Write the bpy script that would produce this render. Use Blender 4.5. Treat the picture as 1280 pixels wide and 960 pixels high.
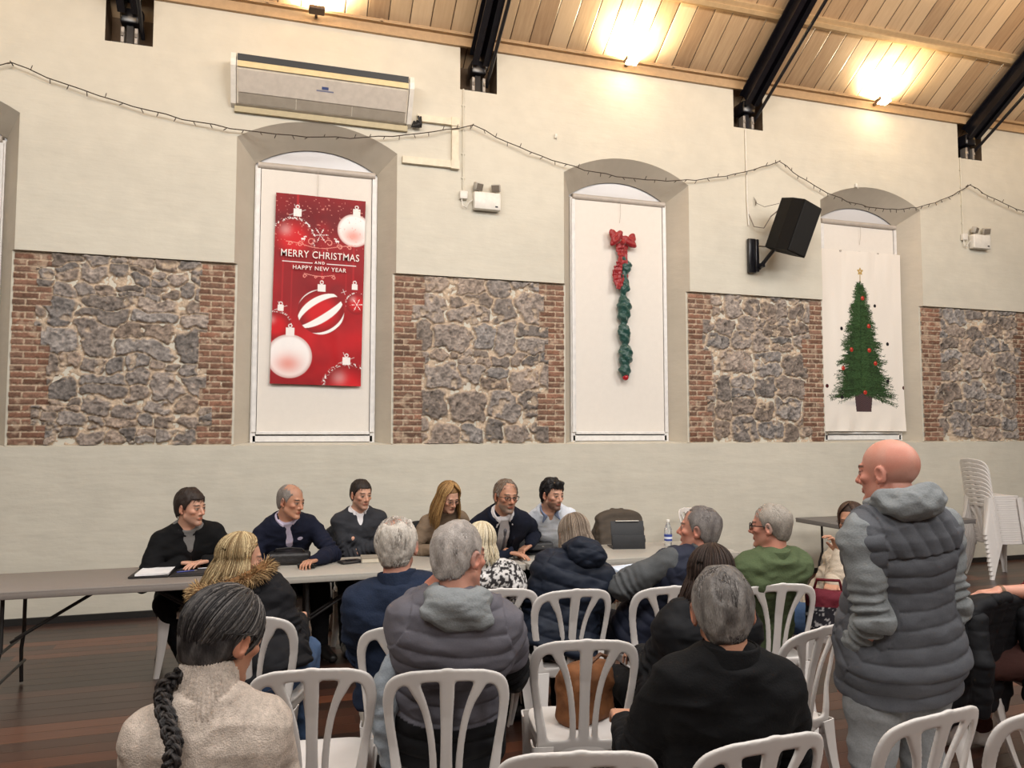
import bpy, math, random
import numpy as np
from mathutils import Vector, Matrix, noise as mnoise

# ------------------------------------------------------------------ camera, world, lights, exposure
SC = bpy.context.scene
COL = SC.collection
for o in list(bpy.data.objects):
    bpy.data.objects.remove(o)
YAW, PITCH, EYE = math.radians(17.514), math.radians(3.576), 1.72
cam_d = bpy.data.cameras.new('camera'); cam = bpy.data.objects.new('camera', cam_d); COL.objects.link(cam)
cam.location = (0, 0, EYE)
cam.rotation_euler = (math.pi / 2 + PITCH, 0, -YAW)
cam_d.sensor_width = 36.0; cam_d.lens = 36.0 * 960.0 / 1280.0
cam_d.clip_start = 0.05; cam_d.clip_end = 100
SC.camera = cam
SC.view_settings.view_transform = 'Standard'; SC.view_settings.look = 'None'
SC.view_settings.gamma = 1.0; SC.view_settings.use_curve_mapping = False
SC.view_settings.exposure = 0.0
SC.cycles.use_denoising = True
SC.cycles.max_bounces = 6; SC.cycles.diffuse_bounces = 4
w = bpy.data.worlds.new('hall_world'); SC.world = w; w.use_nodes = True
w.node_tree.nodes['Background'].inputs[0].default_value = (1.0, 0.96, 0.9, 1)
w.node_tree.nodes['Background'].inputs[1].default_value = 0.10

FWD = np.array((math.sin(YAW) * math.cos(PITCH), math.cos(YAW) * math.cos(PITCH), math.sin(PITCH)))
RGT = np.array((math.cos(YAW), -math.sin(YAW), 0.0)); UPV = np.cross(RGT, FWD); EYEP = np.array((0, 0, EYE))
def ray(x, y): return FWD * 960.0 + RGT * (x - 640) + UPV * (480 - y)
def at_d(x, y, d): return EYEP + ray(x, y) * (d / 960.0)
def at_z(x, y, z): r = ray(x, y); return EYEP + r * ((z - EYE) / r[2])
def at_y(x, y, Y): r = ray(x, y); return EYEP + r * (Y / r[1])

def area(name, loc, target, sx, sy, power, col):
    d = bpy.data.lights.new(name, 'AREA'); d.shape = 'RECTANGLE'; d.size = sx; d.size_y = sy
    d.energy = power; d.color = col
    o = bpy.data.objects.new(name, d); COL.objects.link(o); o.location = loc
    o.rotation_euler = (Vector(target) - Vector(loc)).to_track_quat('-Z', 'Y').to_euler()
    return o
# unseen area lights, added as soft fill for the whole room
for lx in (-2.5, 2.2, 6.9):
    area('fill_light', (lx, 2.2, 6.3), (lx + 0.6, 6.4, 0.8), 2.6, 1.2, 196, (1.0, 0.97, 0.93))
for lx in (-1.5, 3.5, 8.5):
    area('fill_light', (lx, -2.0, 5.6), (lx + 0.6, 6.0, 1.0), 2.4, 1.4, 138, (1.0, 0.965, 0.925))
# extra warm area lights, added to brighten the top of the wall
for lx in (-1.2, 2.2, 5.6, 9.1):
    area('warm_fill', (lx, 5.4, 6.15), (lx + .2, 8.0, 6.25), 1.6, .3, 21, (1.0, 0.64, 0.32))

# ------------------------------------------------------------------ small helpers
def tag(o, label=None, cat=None, group=None, kind=None):
    if label: o['label'] = label
    if cat: o['category'] = cat
    if group: o['group'] = group
    if kind: o['kind'] = kind
    return o

def empty(name, loc=(0, 0, 0), az=0.0):
    o = bpy.data.objects.new(name, None); COL.objects.link(o)
    o.location = loc; o.rotation_euler = (0, 0, -math.radians(az)); o.empty_display_size = 0.1
    return o

class NT:
    def __init__(s, name):
        s.m = bpy.data.materials.new(name); s.m.use_nodes = True
        s.t = s.m.node_tree; s.b = s.t.nodes['Principled BSDF']
    def n(s, typ, **kw):
        n = s.t.nodes.new(typ)
        for k, v in kw.items(): setattr(n, k, v)
        return n
    def l(s, a, b): s.t.links.new(a, b)
    def math(s, op, a, b=None, c=None):
        n = s.n('ShaderNodeMath', operation=op)
        for i, v in enumerate((a, b, c)):
            if v is None: continue
            if hasattr(v, 'is_linked'): s.l(v, n.inputs[i])
            else: n.inputs[i].default_value = v
        return n.outputs[0]
    def mix(s, fac, a, b, blend='MIX'):
        n = s.n('ShaderNodeMix', data_type='RGBA', blend_type=blend)
        for i, v in ((0, fac), (6, a), (7, b)):
            if hasattr(v, 'is_linked'): s.l(v, n.inputs[i])
            elif i == 0: n.inputs[0].default_value = v
            else: n.inputs[i].default_value = (v[0], v[1], v[2], 1)
        return n.outputs[2]
    def coord(s, kind='Object', scale=(1, 1, 1)):
        tc = s.n('ShaderNodeTexCoord'); mp = s.n('ShaderNodeMapping')
        mp.inputs['Scale'].default_value = scale
        s.l(tc.outputs[kind], mp.inputs[0]); return mp.outputs[0]
    def noise(s, vec, scale, detail=4, rough=0.55):
        n = s.n('ShaderNodeTexNoise'); n.inputs['Scale'].default_value = scale
        n.inputs['Detail'].default_value = detail; n.inputs['Roughness'].default_value = rough
        s.l(vec, n.inputs['Vector']); return n.outputs['Fac']
    def ramp(s, fac, stops):
        n = s.n('ShaderNodeValToRGB'); e = n.color_ramp.elements
        while len(e) < len(stops): e.new(0.5)
        for k, (p, c) in enumerate(stops):
            e[k].position = p; e[k].color = (c[0], c[1], c[2], 1)
        s.l(fac, n.inputs[0]); return n.outputs[0]
    def bump(s, h, strength=0.3, dist=0.01):
        n = s.n('ShaderNodeBump'); n.inputs['Strength'].default_value = strength
        n.inputs['Distance'].default_value = dist
        s.l(h, n.inputs['Height']); s.l(n.outputs[0], s.b.inputs['Normal'])
    def set(s, **kw):
        for k, v in kw.items():
            i = s.b.inputs[k.replace('_', ' ')]
            if hasattr(v, 'is_linked'): s.l(v, i)
            elif isinstance(v, tuple): i.default_value = (v[0], v[1], v[2], 1)
            else: i.default_value = v
        return s.m

def srgb(r, g, b):
    f = lambda c: (c / 255.0 / 12.92) if c <= 10 else ((c / 255.0 + 0.055) / 1.055) ** 2.4
    return (f(r), f(g), f(b))

_mats = {}
def plain(name, col, rough=0.6, metal=0.0, bump=0.0, bscale=60, var=0.06, spec=0.5):
    if name in _mats: return _mats[name]
    t = NT(name); v = t.coord()
    nz = t.noise(v, bscale * 0.25, 3)
    dark = tuple(c * (1 - var) for c in col); light = tuple(min(1, c * (1 + var)) for c in col)
    c = t.ramp(nz, [(0.35, dark), (0.65, light)])
    if bump: t.bump(t.noise(v, bscale, 3), bump, 0.004)
    t.set(Base_Color=c, Roughness=rough, Metallic=metal, Specular_IOR_Level=spec)
    _mats[name] = t.m; return t.m

def cloth(name, col, bump=0.35, scale=220, rough=0.9, var=0.10, sheen=0.0):
    if name in _mats: return _mats[name]
    t = NT(name); v = t.coord()
    a = t.noise(v, scale, 2); b = t.noise(v, 14, 3)
    m = t.math('ADD', t.math('MULTIPLY', a, 0.5), t.math('MULTIPLY', b, 0.5))
    c = t.ramp(m, [(0.38, tuple(x * (1 - var) for x in col)), (0.62, tuple(min(1, x * (1 + var)) for x in col))])
    t.bump(a, bump, 0.003)
    t.set(Base_Color=c, Roughness=rough, Specular_IOR_Level=0.25, Sheen_Weight=sheen)
    _mats[name] = t.m; return t.m

def vcol(name, rough=0.6, bump=0.2, scale=150, fine=0.12, spec=0.35, sss=0.0, stretch=(1, 1, 1)):
    """material that reads the mesh's own colour attribute, with fine procedural variation"""
    if name in _mats: return _mats[name]
    t = NT(name); v = t.coord('Object', stretch)
    at = t.n('ShaderNodeAttribute', attribute_name='Col')
    nz = t.noise(v, scale, 3)
    k = t.ramp(nz, [(0.3, (1 - fine,) * 3), (0.7, (1 + fine,) * 3)])
    c = t.mix(1.0, at.outputs['Color'], k, 'MULTIPLY')
    t.bump(nz, bump, 0.003)
    t.set(Base_Color=c, Roughness=rough, Specular_IOR_Level=spec)
    if sss:
        t.set(Subsurface_Weight=sss); t.b.inputs['Subsurface Radius'].default_value = (1, 0.35, 0.2)
        t.b.inputs['Subsurface Scale'].default_value = 0.006
    _mats[name] = t.m; return t.m

def mesh_obj(name, V, Fc, mat, parent=None, smooth=True, col=None):
    me = bpy.data.meshes.new(name)
    V = np.asarray(V, dtype=np.float32)
    if isinstance(Fc, np.ndarray) and Fc.ndim == 2:
        n, k = Fc.shape
        me.vertices.add(len(V)); me.vertices.foreach_set('co', V.ravel())
        me.loops.add(n * k); me.loops.foreach_set('vertex_index', Fc.astype(np.int32).ravel())
        me.polygons.add(n); me.polygons.foreach_set('loop_start', np.arange(0, n * k, k, dtype=np.int32))
        me.update(calc_edges=True)
    else:
        me.from_pydata([tuple(map(float, v)) for v in V], [], [tuple(map(int, f)) for f in Fc]); me.update()
    if smooth: me.polygons.foreach_set('use_smooth', np.ones(len(me.polygons), dtype=bool))
    if col is not None:
        a = me.color_attributes.new('Col', 'FLOAT_COLOR', 'POINT')
        c = np.ones((len(V), 4), dtype=np.float32); c[:, :3] = col
        a.data.foreach_set('color', c.ravel())
    if mat: me.materials.append(mat)
    o = bpy.data.objects.new(name, me); COL.objects.link(o)
    if parent: o.parent = parent
    return o

class MB:
    """collects simple shapes for ONE mesh"""
    def __init__(s): s.v = []; s.f = []
    def add(s, V, F):
        b = len(s.v); s.v += [tuple(map(float, p)) for p in V]; s.f += [tuple(i + b for i in f) for f in F]; return s
    def box(s, c, size, R=None, bev=0.0, taper=1.0):
        hx, hy, hz = size[0] / 2, size[1] / 2, size[2] / 2
        if bev <= 0:
            P = [(x * hx * (taper if z > 0 else 1), y * hy * (taper if z > 0 else 1), z * hz) for z in (-1, 1) for x, y in ((-1, -1), (1, -1), (1, 1), (-1, 1))]
            F = [(0, 3, 2, 1), (4, 5, 6, 7), (0, 1, 5, 4), (1, 2, 6, 5), (2, 3, 7, 6), (3, 0, 4, 7)]
        else:
            b = min(bev, hx * .98, hy * .98, hz * .98); P = []; F = []
            rings = [(hz, b), (hz - b * .3, b * .3), (hz - b, 0), (-hz + b, 0), (-hz + b * .3, b * .3), (-hz, b)]
            for z, ins in rings:
                for cx, cy, a0 in ((1, 1, 0), (-1, 1, 90), (-1, -1, 180), (1, -1, 270)):
                    for k in range(3):
                        a = math.radians(a0 + 45 * k)
                        P.append((cx * (hx - b) + (b - ins) * math.cos(a), cy * (hy - b) + (b - ins) * math.sin(a), z))
            for r in range(5):
                for k in range(12):
                    F.append((r * 12 + k, (r + 1) * 12 + k, (r + 1) * 12 + (k + 1) % 12, r * 12 + (k + 1) % 12))
            F.append(tuple(range(12))); F.append(tuple(reversed(range(60, 72))))
        c = Vector(c)
        P = [(R @ Vector(p) if R is not None else Vector(p)) + c for p in P]
        return s.add(P, F)
    def tube(s, pts, r, n=8, caps=True):
        pts = [Vector(p) for p in pts]; P = []; F = []
        rr = r if isinstance(r, (list, tuple)) else [r] * len(pts)
        ref = None
        for i, p in enumerate(pts):
            t = (pts[min(i + 1, len(pts) - 1)] - pts[max(i - 1, 0)]).normalized()
            if ref is None: ref = t.orthogonal().normalized()
            ref = (ref - t * ref.dot(t)).normalized(); q = t.cross(ref)
            for k in range(n):
                a = 2 * math.pi * k / n
                P.append(p + (ref * math.cos(a) + q * math.sin(a)) * rr[i])
        for i in range(len(pts) - 1):
            for k in range(n):
                F.append((i * n + k, i * n + (k + 1) % n, (i + 1) * n + (k + 1) % n, (i + 1) * n + k))
        if caps: F.append(tuple(reversed(range(n)))); F.append(tuple(range((len(pts) - 1) * n, len(pts) * n)))
        return s.add(P, F)
    def lathe(s, prof, c=(0, 0, 0), n=20, R=None):
        P = []; F = []
        for r, z in prof:
            for k in range(n):
                a = 2 * math.pi * k / n; P.append(Vector((r * math.cos(a), r * math.sin(a), z)))
        for i in range(len(prof) - 1):
            for k in range(n):
                F.append((i * n + k, i * n + (k + 1) % n, (i + 1) * n + (k + 1) % n, (i + 1) * n + k))
        F.append(tuple(reversed(range(n)))); F.append(tuple(range((len(prof) - 1) * n, len(prof) * n)))
        P = [(R @ p if R is not None else p) + Vector(c) for p in P]
        return s.add(P, F)
    def prism(s, poly, axis, a, b):
        """extrude 2-D polygon between a and b along axis"""
        def mk(u, v, w): return {0: (w, u, v), 1: (u, w, v), 2: (u, v, w)}[axis]
        n = len(poly); P = [mk(u, v, a) for u, v in poly] + [mk(u, v, b) for u, v in poly]
        F = [tuple(reversed(range(n))), tuple(range(n, 2 * n))] + [(i, (i + 1) % n, n + (i + 1) % n, n + i) for i in range(n)]
        return s.add(P, F)
    def build(s, name, mat, parent=None, smooth=False):
        o = mesh_obj(name, s.v, s.f, mat, parent, smooth)
        if smooth:
            o.data.set_sharp_from_angle(angle=math.radians(42)) if hasattr(o.data, 'set_sharp_from_angle') else None
        return o

def Rz(az): return Matrix.Rotation(-math.radians(az), 3, 'Z')
def Rx(d): return Matrix.Rotation(math.radians(d), 3, 'X')
def Ry(d): return Matrix.Rotation(math.radians(d), 3, 'Y')
def clone(o, parent=None):
    c = o.copy(); COL.objects.link(c)
    if parent is not None: c.parent = parent
    for ch in o.children: clone(ch, c)
    return c

# ------------------------------------------------------------------ signed-distance modelling
CAP = 0.06
class Field:
    def __init__(s, lo, hi, h):
        s.h = h; s.lo = np.array(lo, np.float32)
        n = np.ceil((np.array(hi) - np.array(lo)) / h).astype(int) + 1
        s.n = n; s.F = np.full(n, CAP, np.float32)
        s.ax = [s.lo[i] + h * np.arange(n[i], dtype=np.float32) for i in range(3)]
    def sub(s, lo, hi, m):
        sl = []
        for i in range(3):
            a = int(max(0, math.floor((lo[i] - m - s.lo[i]) / s.h))); b = int(min(s.n[i], math.ceil((hi[i] + m - s.lo[i]) / s.h) + 1))
            if b <= a: return None
            sl.append(slice(a, b))
        g = np.meshgrid(*[s.ax[i][sl[i]] for i in range(3)], indexing='ij', sparse=True)
        return tuple(sl), g
    def put(s, sl, d, k, cut=False):
        A = s.F[sl]; d = np.clip(d, -CAP * 4, CAP).astype(np.float32)
        if cut:
            d = -d
            if k > 0:
                hh = np.clip(0.5 - 0.5 * (d - A) / k, 0, 1) ; r = d * (1 - hh) + A * hh + k * hh * (1 - hh)
                r = np.maximum(r, np.maximum(A, d))
            else: r = np.maximum(A, d)
            s.F[sl] = np.minimum(r, CAP)
        else:
            if k > 0:
                hh = np.clip(0.5 + 0.5 * (A - d) / k, 0, 1); s.F[sl] = A * (1 - hh) + d * hh - k * hh * (1 - hh)
            else: s.F[sl] = np.minimum(A, d)
    def cone(s, a, b, ra, rb, k=0.01, cut=False):
        a = np.array(a, np.float32); b = np.array(b, np.float32); R = max(ra, rb)
        r = s.sub(np.minimum(a, b) - R, np.maximum(a, b) + R, CAP)
        if r is None: return
        sl, (X, Y, Z) = r; ab = b - a; L2 = float(ab @ ab) + 1e-9
        px, py, pz = X - a[0], Y - a[1], Z - a[2]
        t = np.clip((px * ab[0] + py * ab[1] + pz * ab[2]) / L2, 0, 1)
        d = np.sqrt((px - t * ab[0]) ** 2 + (py - t * ab[1]) ** 2 + (pz - t * ab[2]) ** 2) - (ra + (rb - ra) * t)
        s.put(sl, d, k, cut)
    def chain(s, pts, rs, k=0.01):
        for i in range(len(pts) - 1): s.cone(pts[i], pts[i + 1], rs[i], rs[i + 1], k)
    def _loc(s, c, R, ext):
        R = np.eye(3) if R is None else np.array(R, dtype=float)
        e = np.abs(R) @ np.array(ext); c = np.array(c, float)
        r = s.sub(c - e, c + e, CAP)
        if r is None: return None
        sl, (X, Y, Z) = r; dx, dy, dz = X - c[0], Y - c[1], Z - c[2]
        q = [dx * R[0, i] + dy * R[1, i] + dz * R[2, i] for i in range(3)]
        return sl, q
    def ell(s, c, r, R=None, k=0.01, cut=False):
        g = s._loc(c, R, r)
        if g is None: return
        sl, q = g
        k0 = np.sqrt(sum((q[i] / r[i]) ** 2 for i in range(3))); k1 = np.sqrt(sum((q[i] / r[i] ** 2) ** 2 for i in range(3))) + 1e-6
        s.put(sl, k0 * (k0 - 1) / k1, k, cut)
    def box(s, c, hs, R=None, rad=0.005, k=0.005, cut=False):
        g = s._loc(c, R, hs)
        if g is None: return
        sl, q = g
        a = [np.abs(q[i]) - (hs[i] - rad) for i in range(3)]
        out = np.sqrt(sum(np.maximum(x, 0) ** 2 for x in a)); ins = np.minimum(np.maximum(np.maximum(a[0], a[1]), a[2]), 0)
        s.put(sl, out + ins - rad, k, cut)
    def loft(s, o, R, tab, zlo, zhi, infl=0.0, k=0.02, rnd=0.015):
        """tab rows (z, rx, ry, cy) in the local frame"""
        tab = np.array(tab, float); mx = tab[:, 1].max() + infl; my = (tab[:, 2] + np.abs(tab[:, 3])).max() + infl
        R = np.array(R, float); zc = (zlo + zhi) / 2
        c = np.array(o, float) + R[:, 2] * zc
        g = s._loc(c, R, (mx, my, (zhi - zlo) / 2 + infl))
        if g is None: return
        sl, q = g; z = q[2] + zc
        f = lambda i: np.interp(z, tab[:, 0], tab[:, i])
        rx = f(1) + infl; ry = f(2) + infl; cy = f(3)
        ax = np.abs(q[0]) / rx; ay = np.abs(q[1] - cy) / ry
        e = (ax ** 2.3 + ay ** 2.3) ** (1 / 2.3)
        d = (e - 1) * np.minimum(rx, ry)
        dz = np.maximum(z - zhi, zlo - z)
        hh = np.clip(0.5 + 0.5 * (dz - d) / rnd, 0, 1); d = d * (1 - hh) + dz * hh + rnd * hh * (1 - hh)
        s.put(sl, d, k)
    def mesh(s):
        F = s.F; h = s.h; S = F < 0
        c = np.zeros(np.array(F.shape) - 1, np.int8)
        nx, ny, nz = c.shape
        for i in (0, 1):
            for j in (0, 1):
                for k in (0, 1): c += S[i:i + nx, j:j + ny, k:k + nz]
        act = (c > 0) & (c < 8); idx = np.argwhere(act); N = len(idx)
        vid = np.full(c.shape, -1, np.int32); vid[act] = np.arange(N)
        acc = np.zeros((N, 3)); cnt = np.zeros(N)
        I, J, K = idx.T
        cor = [(0, 0, 0), (1, 0, 0), (0, 1, 0), (1, 1, 0), (0, 0, 1), (1, 0, 1), (0, 1, 1), (1, 1, 1)]
        val = [F[I + a, J + b, K + cc] for a, b, cc in cor]
        for p in range(8):
            for ax in range(3):
                if cor[p][ax]: continue
                qq = list(cor[p]); qq[ax] = 1; q = cor.index(tuple(qq))
                A, B = val[p], val[q]; m = (A < 0) != (B < 0)
                t = np.where(m, A / np.where(m, A - B, 1), 0)
                P = np.array(cor[p], float)[None, :].repeat(N, 0); P[:, ax] = t
                acc[m] += P[m]; cnt[m] += 1
        V = s.lo + (idx + acc / np.maximum(cnt, 1)[:, None]) * h
        Q = []
        for ax in range(3):
            sl0 = [slice(None)] * 3; sl1 = [slice(None)] * 3
            sl0[ax] = slice(0, -1); sl1[ax] = slice(1, None)
            A = S[tuple(sl0)]; B = S[tuple(sl1)]
            e = np.argwhere(A != B); o1, o2 = [a for a in range(3) if a != ax]
            ok = (e[:, o1] > 0) & (e[:, o2] > 0) & (e[:, o1] < F.shape[o1] - 1) & (e[:, o2] < F.shape[o2] - 1)
            e = e[ok]
            if len(e) == 0: continue
            ins = A[tuple(e.T)]
            def g(d1, d2):
                f = e.copy(); f[:, o1] -= d1; f[:, o2] -= d2; return vid[tuple(f.T)]
            q = np.stack([g(1, 1), g(0, 1), g(0, 0), g(1, 0)], 1)
            fl = ins if ax != 1 else ~ins
            q[~fl] = q[~fl][:, ::-1]
            Q.append(q)
        Q = np.concatenate(Q); Q = Q[(Q >= 0).all(1)]
        return V.astype(np.float32), Q

def vnormals(V, Q):
    n = np.cross(V[Q[:, 2]] - V[Q[:, 0]], V[Q[:, 3]] - V[Q[:, 1]])
    N = np.zeros_like(V)
    for i in range(4): np.add.at(N, Q[:, i], n)
    return N / (np.linalg.norm(N, axis=1, keepdims=True) + 1e-9)

def relax(V, Q, it=1, lam=0.5):
    for _ in range(it):
        A = np.zeros_like(V); c = np.zeros(len(V))
        for i in range(4):
            np.add.at(A, Q[:, i], V[Q[:, (i + 1) % 4]]); np.add.at(c, Q[:, i], 1)
            np.add.at(A, Q[:, i], V[Q[:, (i - 1) % 4]]); np.add.at(c, Q[:, i], 1)
        V = V * (1 - lam) + lam * A / np.maximum(c, 1)[:, None]
    return V

class VN:
    """vectorised value noise"""
    def __init__(s, seed=0): s.T = np.random.RandomState(seed).rand(32, 32, 32).astype(np.float32) * 2 - 1
    def __call__(s, P):
        P = np.asarray(P, np.float32); f = np.floor(P); t = P - f; i = f.astype(int) & 31; t = t * t * (3 - 2 * t); j = (i + 1) & 31
        T = s.T; r = 0
        for a in (0, 1):
            for b in (0, 1):
                for c in (0, 1):
                    wgt = (t[:, 0] if a else 1 - t[:, 0]) * (t[:, 1] if b else 1 - t[:, 1]) * (t[:, 2] if c else 1 - t[:, 2])
                    r = r + wgt * T[(j if a else i)[:, 0], (j if b else i)[:, 1], (j if c else i)[:, 2]]
        return r
VNS = VN(3)
def fbm(P, o=3):
    r = 0; a = 1
    for k in range(o): r = r + a * VNS(P * (2 ** k) + 7.3 * k); a *= 0.5
    return r
def sst(a, b, x):
    t = np.clip((x - a) / (b - a), 0, 1); return t * t * (3 - 2 * t)
def unit(v):
    v = np.array(v, float); return v / (np.linalg.norm(v) + 1e-9)
# ------------------------------------------------------------------ the hall
D = 7.97
WC = [-3.05, 0.44, 3.93, 7.42, 10.91]          # window centres
PK = [-1.36, 2.13, 5.58, 9.12]                 # truss pockets
SLOPE = 0.667; ZT = 6.05
def roofz(y): return ZT + SLOPE * (D - y)

def wall_mat(name, col):
    t = NT(name); v = t.coord()
    a = t.noise(v, 0.9, 5, 0.6); b = t.noise(v, 5.0, 4)
    m = t.math('ADD', t.math('MULTIPLY', a, 0.6), t.math('MULTIPLY', b, 0.4))
    c = t.ramp(m, [(0.36, tuple(x * 0.93 for x in col)), (0.64, tuple(min(1, x * 1.05) for x in col))])
    v2 = t.coord('Object', (0.6, 1, 2.4))
    h = t.math('ADD', t.math('MULTIPLY', t.noise(v2, 2.2, 5, 0.5), 1.0), t.math('MULTIPLY', t.noise(v, 30, 3), 0.06))
    t.bump(h, 0.30, 0.04)
    return t.set(Base_Color=c, Roughness=0.62, Specular_IOR_Level=0.3)
M_WALL = wall_mat('cream_plaster', srgb(206, 201, 187))
M_REVEAL = wall_mat('greige_reveal', srgb(192, 183, 168))

def wall_back():
    mb = MB()
    xs = {-8.0, 16.0}; zs = {0.0, 1.587, 3.386, 4.663, 4.905, 5.46, ZT}
    for c in WC: xs |= {round(c - .8, 3), round(c + .8, 3)}
    for p in PK: xs |= {round(p - .21, 3), round(p + .21, 3)}
    xs = sorted(xs); zs = sorted(zs)
    def hole(x, z):
        for c in WC:
            if abs(x - c) < .8 and 1.587 < z < 4.905: return True
        for i in range(len(WC) - 1):
            if WC[i] + .8 < x < WC[i + 1] - .8 and 1.587 < z < 3.386: return True
        for p in PK:
            if abs(x - p) < .21 and z > 5.46: return True
        return False
    for i in range(len(xs) - 1):
        for j in range(len(zs) - 1):
            if hole((xs[i] + xs[i + 1]) / 2, (zs[j] + zs[j + 1]) / 2): continue
            mb.add([(xs[i], D, zs[j]), (xs[i + 1], D, zs[j]), (xs[i + 1], D, zs[j + 1]), (xs[i], D, zs[j + 1])], [(0, 1, 2, 3)])
    N = 20
    for c in WC:                                   # plaster between the arch curve and the course above it
        R = 1.479; zc = 4.898 - R
        P = [(c - .8 + 1.6 * k / N) for k in range(N + 1)]
        A = [(x, D, zc + math.sqrt(max(0, R * R - (x - c) ** 2))) for x in P]; B = [(x, D, 4.905) for x in P]
        mb.add(A + B, [(k, k + 1, N + 2 + k, N + 1 + k) for k in range(N)])
    for i in range(len(WC) - 1):                   # recesses that hold the stone panels
        a, b = WC[i] + .77, WC[i + 1] - .77
        y2 = D + .05
        mb.add([(WC[i] + .8, D, 3.386), (WC[i + 1] - .8, D, 3.386), (b, y2, 3.386), (a, y2, 3.386)], [(0, 1, 2, 3)])
        mb.add([(WC[i] + .8, D, 1.587), (WC[i + 1] - .8, D, 1.587), (b, y2, 1.60), (a, y2, 1.60)], [(3, 2, 1, 0)])
        mb.add([(a, y2, 1.60), (b, y2, 1.60), (b, y2, 3.386), (a, y2, 3.386)], [(0, 1, 2, 3)])
    for p in PK:                                   # pocket cheeks
        a, b, y2 = p - .21, p + .21, D + .35
        mb.add([(a, D, 5.46), (b, D, 5.46), (b, y2, 5.46), (a, y2, 5.46)], [(3, 2, 1, 0)])
    # solid outer leaf behind everything
    mb.box((4, D + .62, 3.4), (24, .1, 6.8))
    tag(mb.build('wall_back', M_WALL), kind='structure')
    pm = plain('pocket_boards', srgb(92, 74, 56), .8, bump=.3)
    mp = MB()
    for p in PK:
        a, b, y2 = p - .21, p + .21, D + .3
        mp.add([(a, D, 5.46), (a, y2, 5.46), (a, y2, 6.4), (a, D, 6.05)], [(0, 1, 2, 3)])
        mp.add([(b, D, 5.46), (b, y2, 5.46), (b, y2, 6.4), (b, D, 6.05)], [(3, 2, 1, 0)])
        mp.add([(a, y2, 5.46), (b, y2, 5.46), (b, y2, 6.4), (a, y2, 6.4)], [(0, 1, 2, 3)])
    tag(mp.build('trim_4', pm), kind='structure')
    # splayed reveals
    mr = MB()
    for c in WC:
        def prof(hw, z0, zs_, rise, y, n=16):
            R = (hw * hw + rise * rise) / (2 * rise); zc = zs_ + rise - R
            arc = [(c - hw + 2 * hw * k / n) for k in range(n + 1)]
            return [(c - hw, y, z0)] + [(x, y, zc + math.sqrt(max(0, R * R - (x - c) ** 2))) for x in arc] + [(c + hw, y, z0)]
        O = prof(.8, 3.386, 4.663, .235, D); I = prof(.625, 3.386, 4.50, .20, D + .28)
        n = len(O); mr.add(O + I, [(k, n + k, n + k + 1, k + 1) for k in range(n - 1)])
        for s in (-1, 1):
            mr.add([(c + s * .77, D + .05, 1.587), (c + s * .625, D + .28, 1.62), (c + s * .625, D + .28, 3.386), (c + s * .77, D + .05, 3.386)], [(0, 1, 2, 3)])
            mr.add([(c + s * .8, D, 3.386), (c + s * .77, D + .05, 3.386), (c + s * .625, D + .28, 3.386)], [(0, 1, 2)])
    tag(mr.build('trim_5', M_REVEAL), kind='structure')
    ms = MB()
    for c in WC:
        ms.add([(c - .8, D, 1.587), (c + .8, D, 1.587), (c + .8, D + .32, 1.62), (c - .8, D + .32, 1.62)], [(0, 1, 2, 3)])
    tag(ms.build('trim_6', M_WALL), kind='structure')
wall_back()

def other_walls():
    for nm, P in (('wall_left', [(-8, -5, 0), (-8, D, 0), (-8, D, ZT), (-8, 1.5, 10.4), (-8, -5, ZT)]),
                  ('wall_right', [(16, -5, 0), (16, D, 0), (16, D, ZT), (16, 1.5, 10.4), (16, -5, ZT)]),
                  ('wall_front', [(-8, -5, 0), (16, -5, 0), (16, -5, ZT), (-8, -5, ZT)])):
        tag(mesh_obj(nm, P, [tuple(range(len(P)))], M_WALL, smooth=False), kind='structure')
other_walls()

def board_mat(name, base, wdt, axis_scale, groove, rough, var, grain_stretch, bumpd, streak=None):
    """boards along one axis: stripes across X or Y of object space"""
    t = NT(name); tc = t.n('ShaderNodeTexCoord'); sp = t.n('ShaderNodeSeparateXYZ'); t.l(tc.outputs['Object'], sp.inputs[0])
    u = t.math('DIVIDE', sp.outputs[axis_scale], wdt)
    fl = t.math('FLOOR', u); fr = t.math('SUBTRACT', u, fl)
    wn = t.n('ShaderNodeTexWhiteNoise', noise_dimensions='1D')
    if streak:                                    # butt joints: different plank per length
        other = sp.outputs[1 - axis_scale]
        wj = t.n('ShaderNodeTexWhiteNoise', noise_dimensions='1D'); t.l(fl, wj.inputs['W'])
        seg = t.math('FLOOR', t.math('ADD', t.math('DIVIDE', other, streak), t.math('MULTIPLY', wj.outputs['Value'], 7.0)))
        t.l(t.math('ADD', t.math('MULTIPLY', fl, 13.37), t.math('MULTIPLY', seg, 5.71)), wn.inputs['W'])
    else: t.l(fl, wn.inputs['W'])
    vec = t.coord('Object', grain_stretch)
    g = t.noise(vec, 6.0, 5, .6)
    m = t.math('ADD', t.math('MULTIPLY', wn.outputs['Value'], var), t.math('MULTIPLY', g, 1 - var))
    c = t.ramp(m, base)
    edge = t.math('ABSOLUTE', t.math('SUBTRACT', fr, .5))
    gr = t.math('GREATER_THAN', edge, .5 - groove)
    c2 = t.mix(gr, c, tuple(x * .25 for x in base[0][1]))
    sm = t.n('ShaderNodeMapRange'); t.l(edge, sm.inputs[0]); sm.inputs[1].default_value = .5 - groove * 2.2; sm.inputs[2].default_value = .5
    sm.inputs[3].default_value = 1; sm.inputs[4].default_value = 0
    hh = t.math('ADD', sm.outputs[0], t.math('ADD', t.math('MULTIPLY', g, .12), t.math('MULTIPLY', wn.outputs['Value'], .6)))
    t.bump(hh, .8, bumpd)
    return t, c2, g
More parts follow.
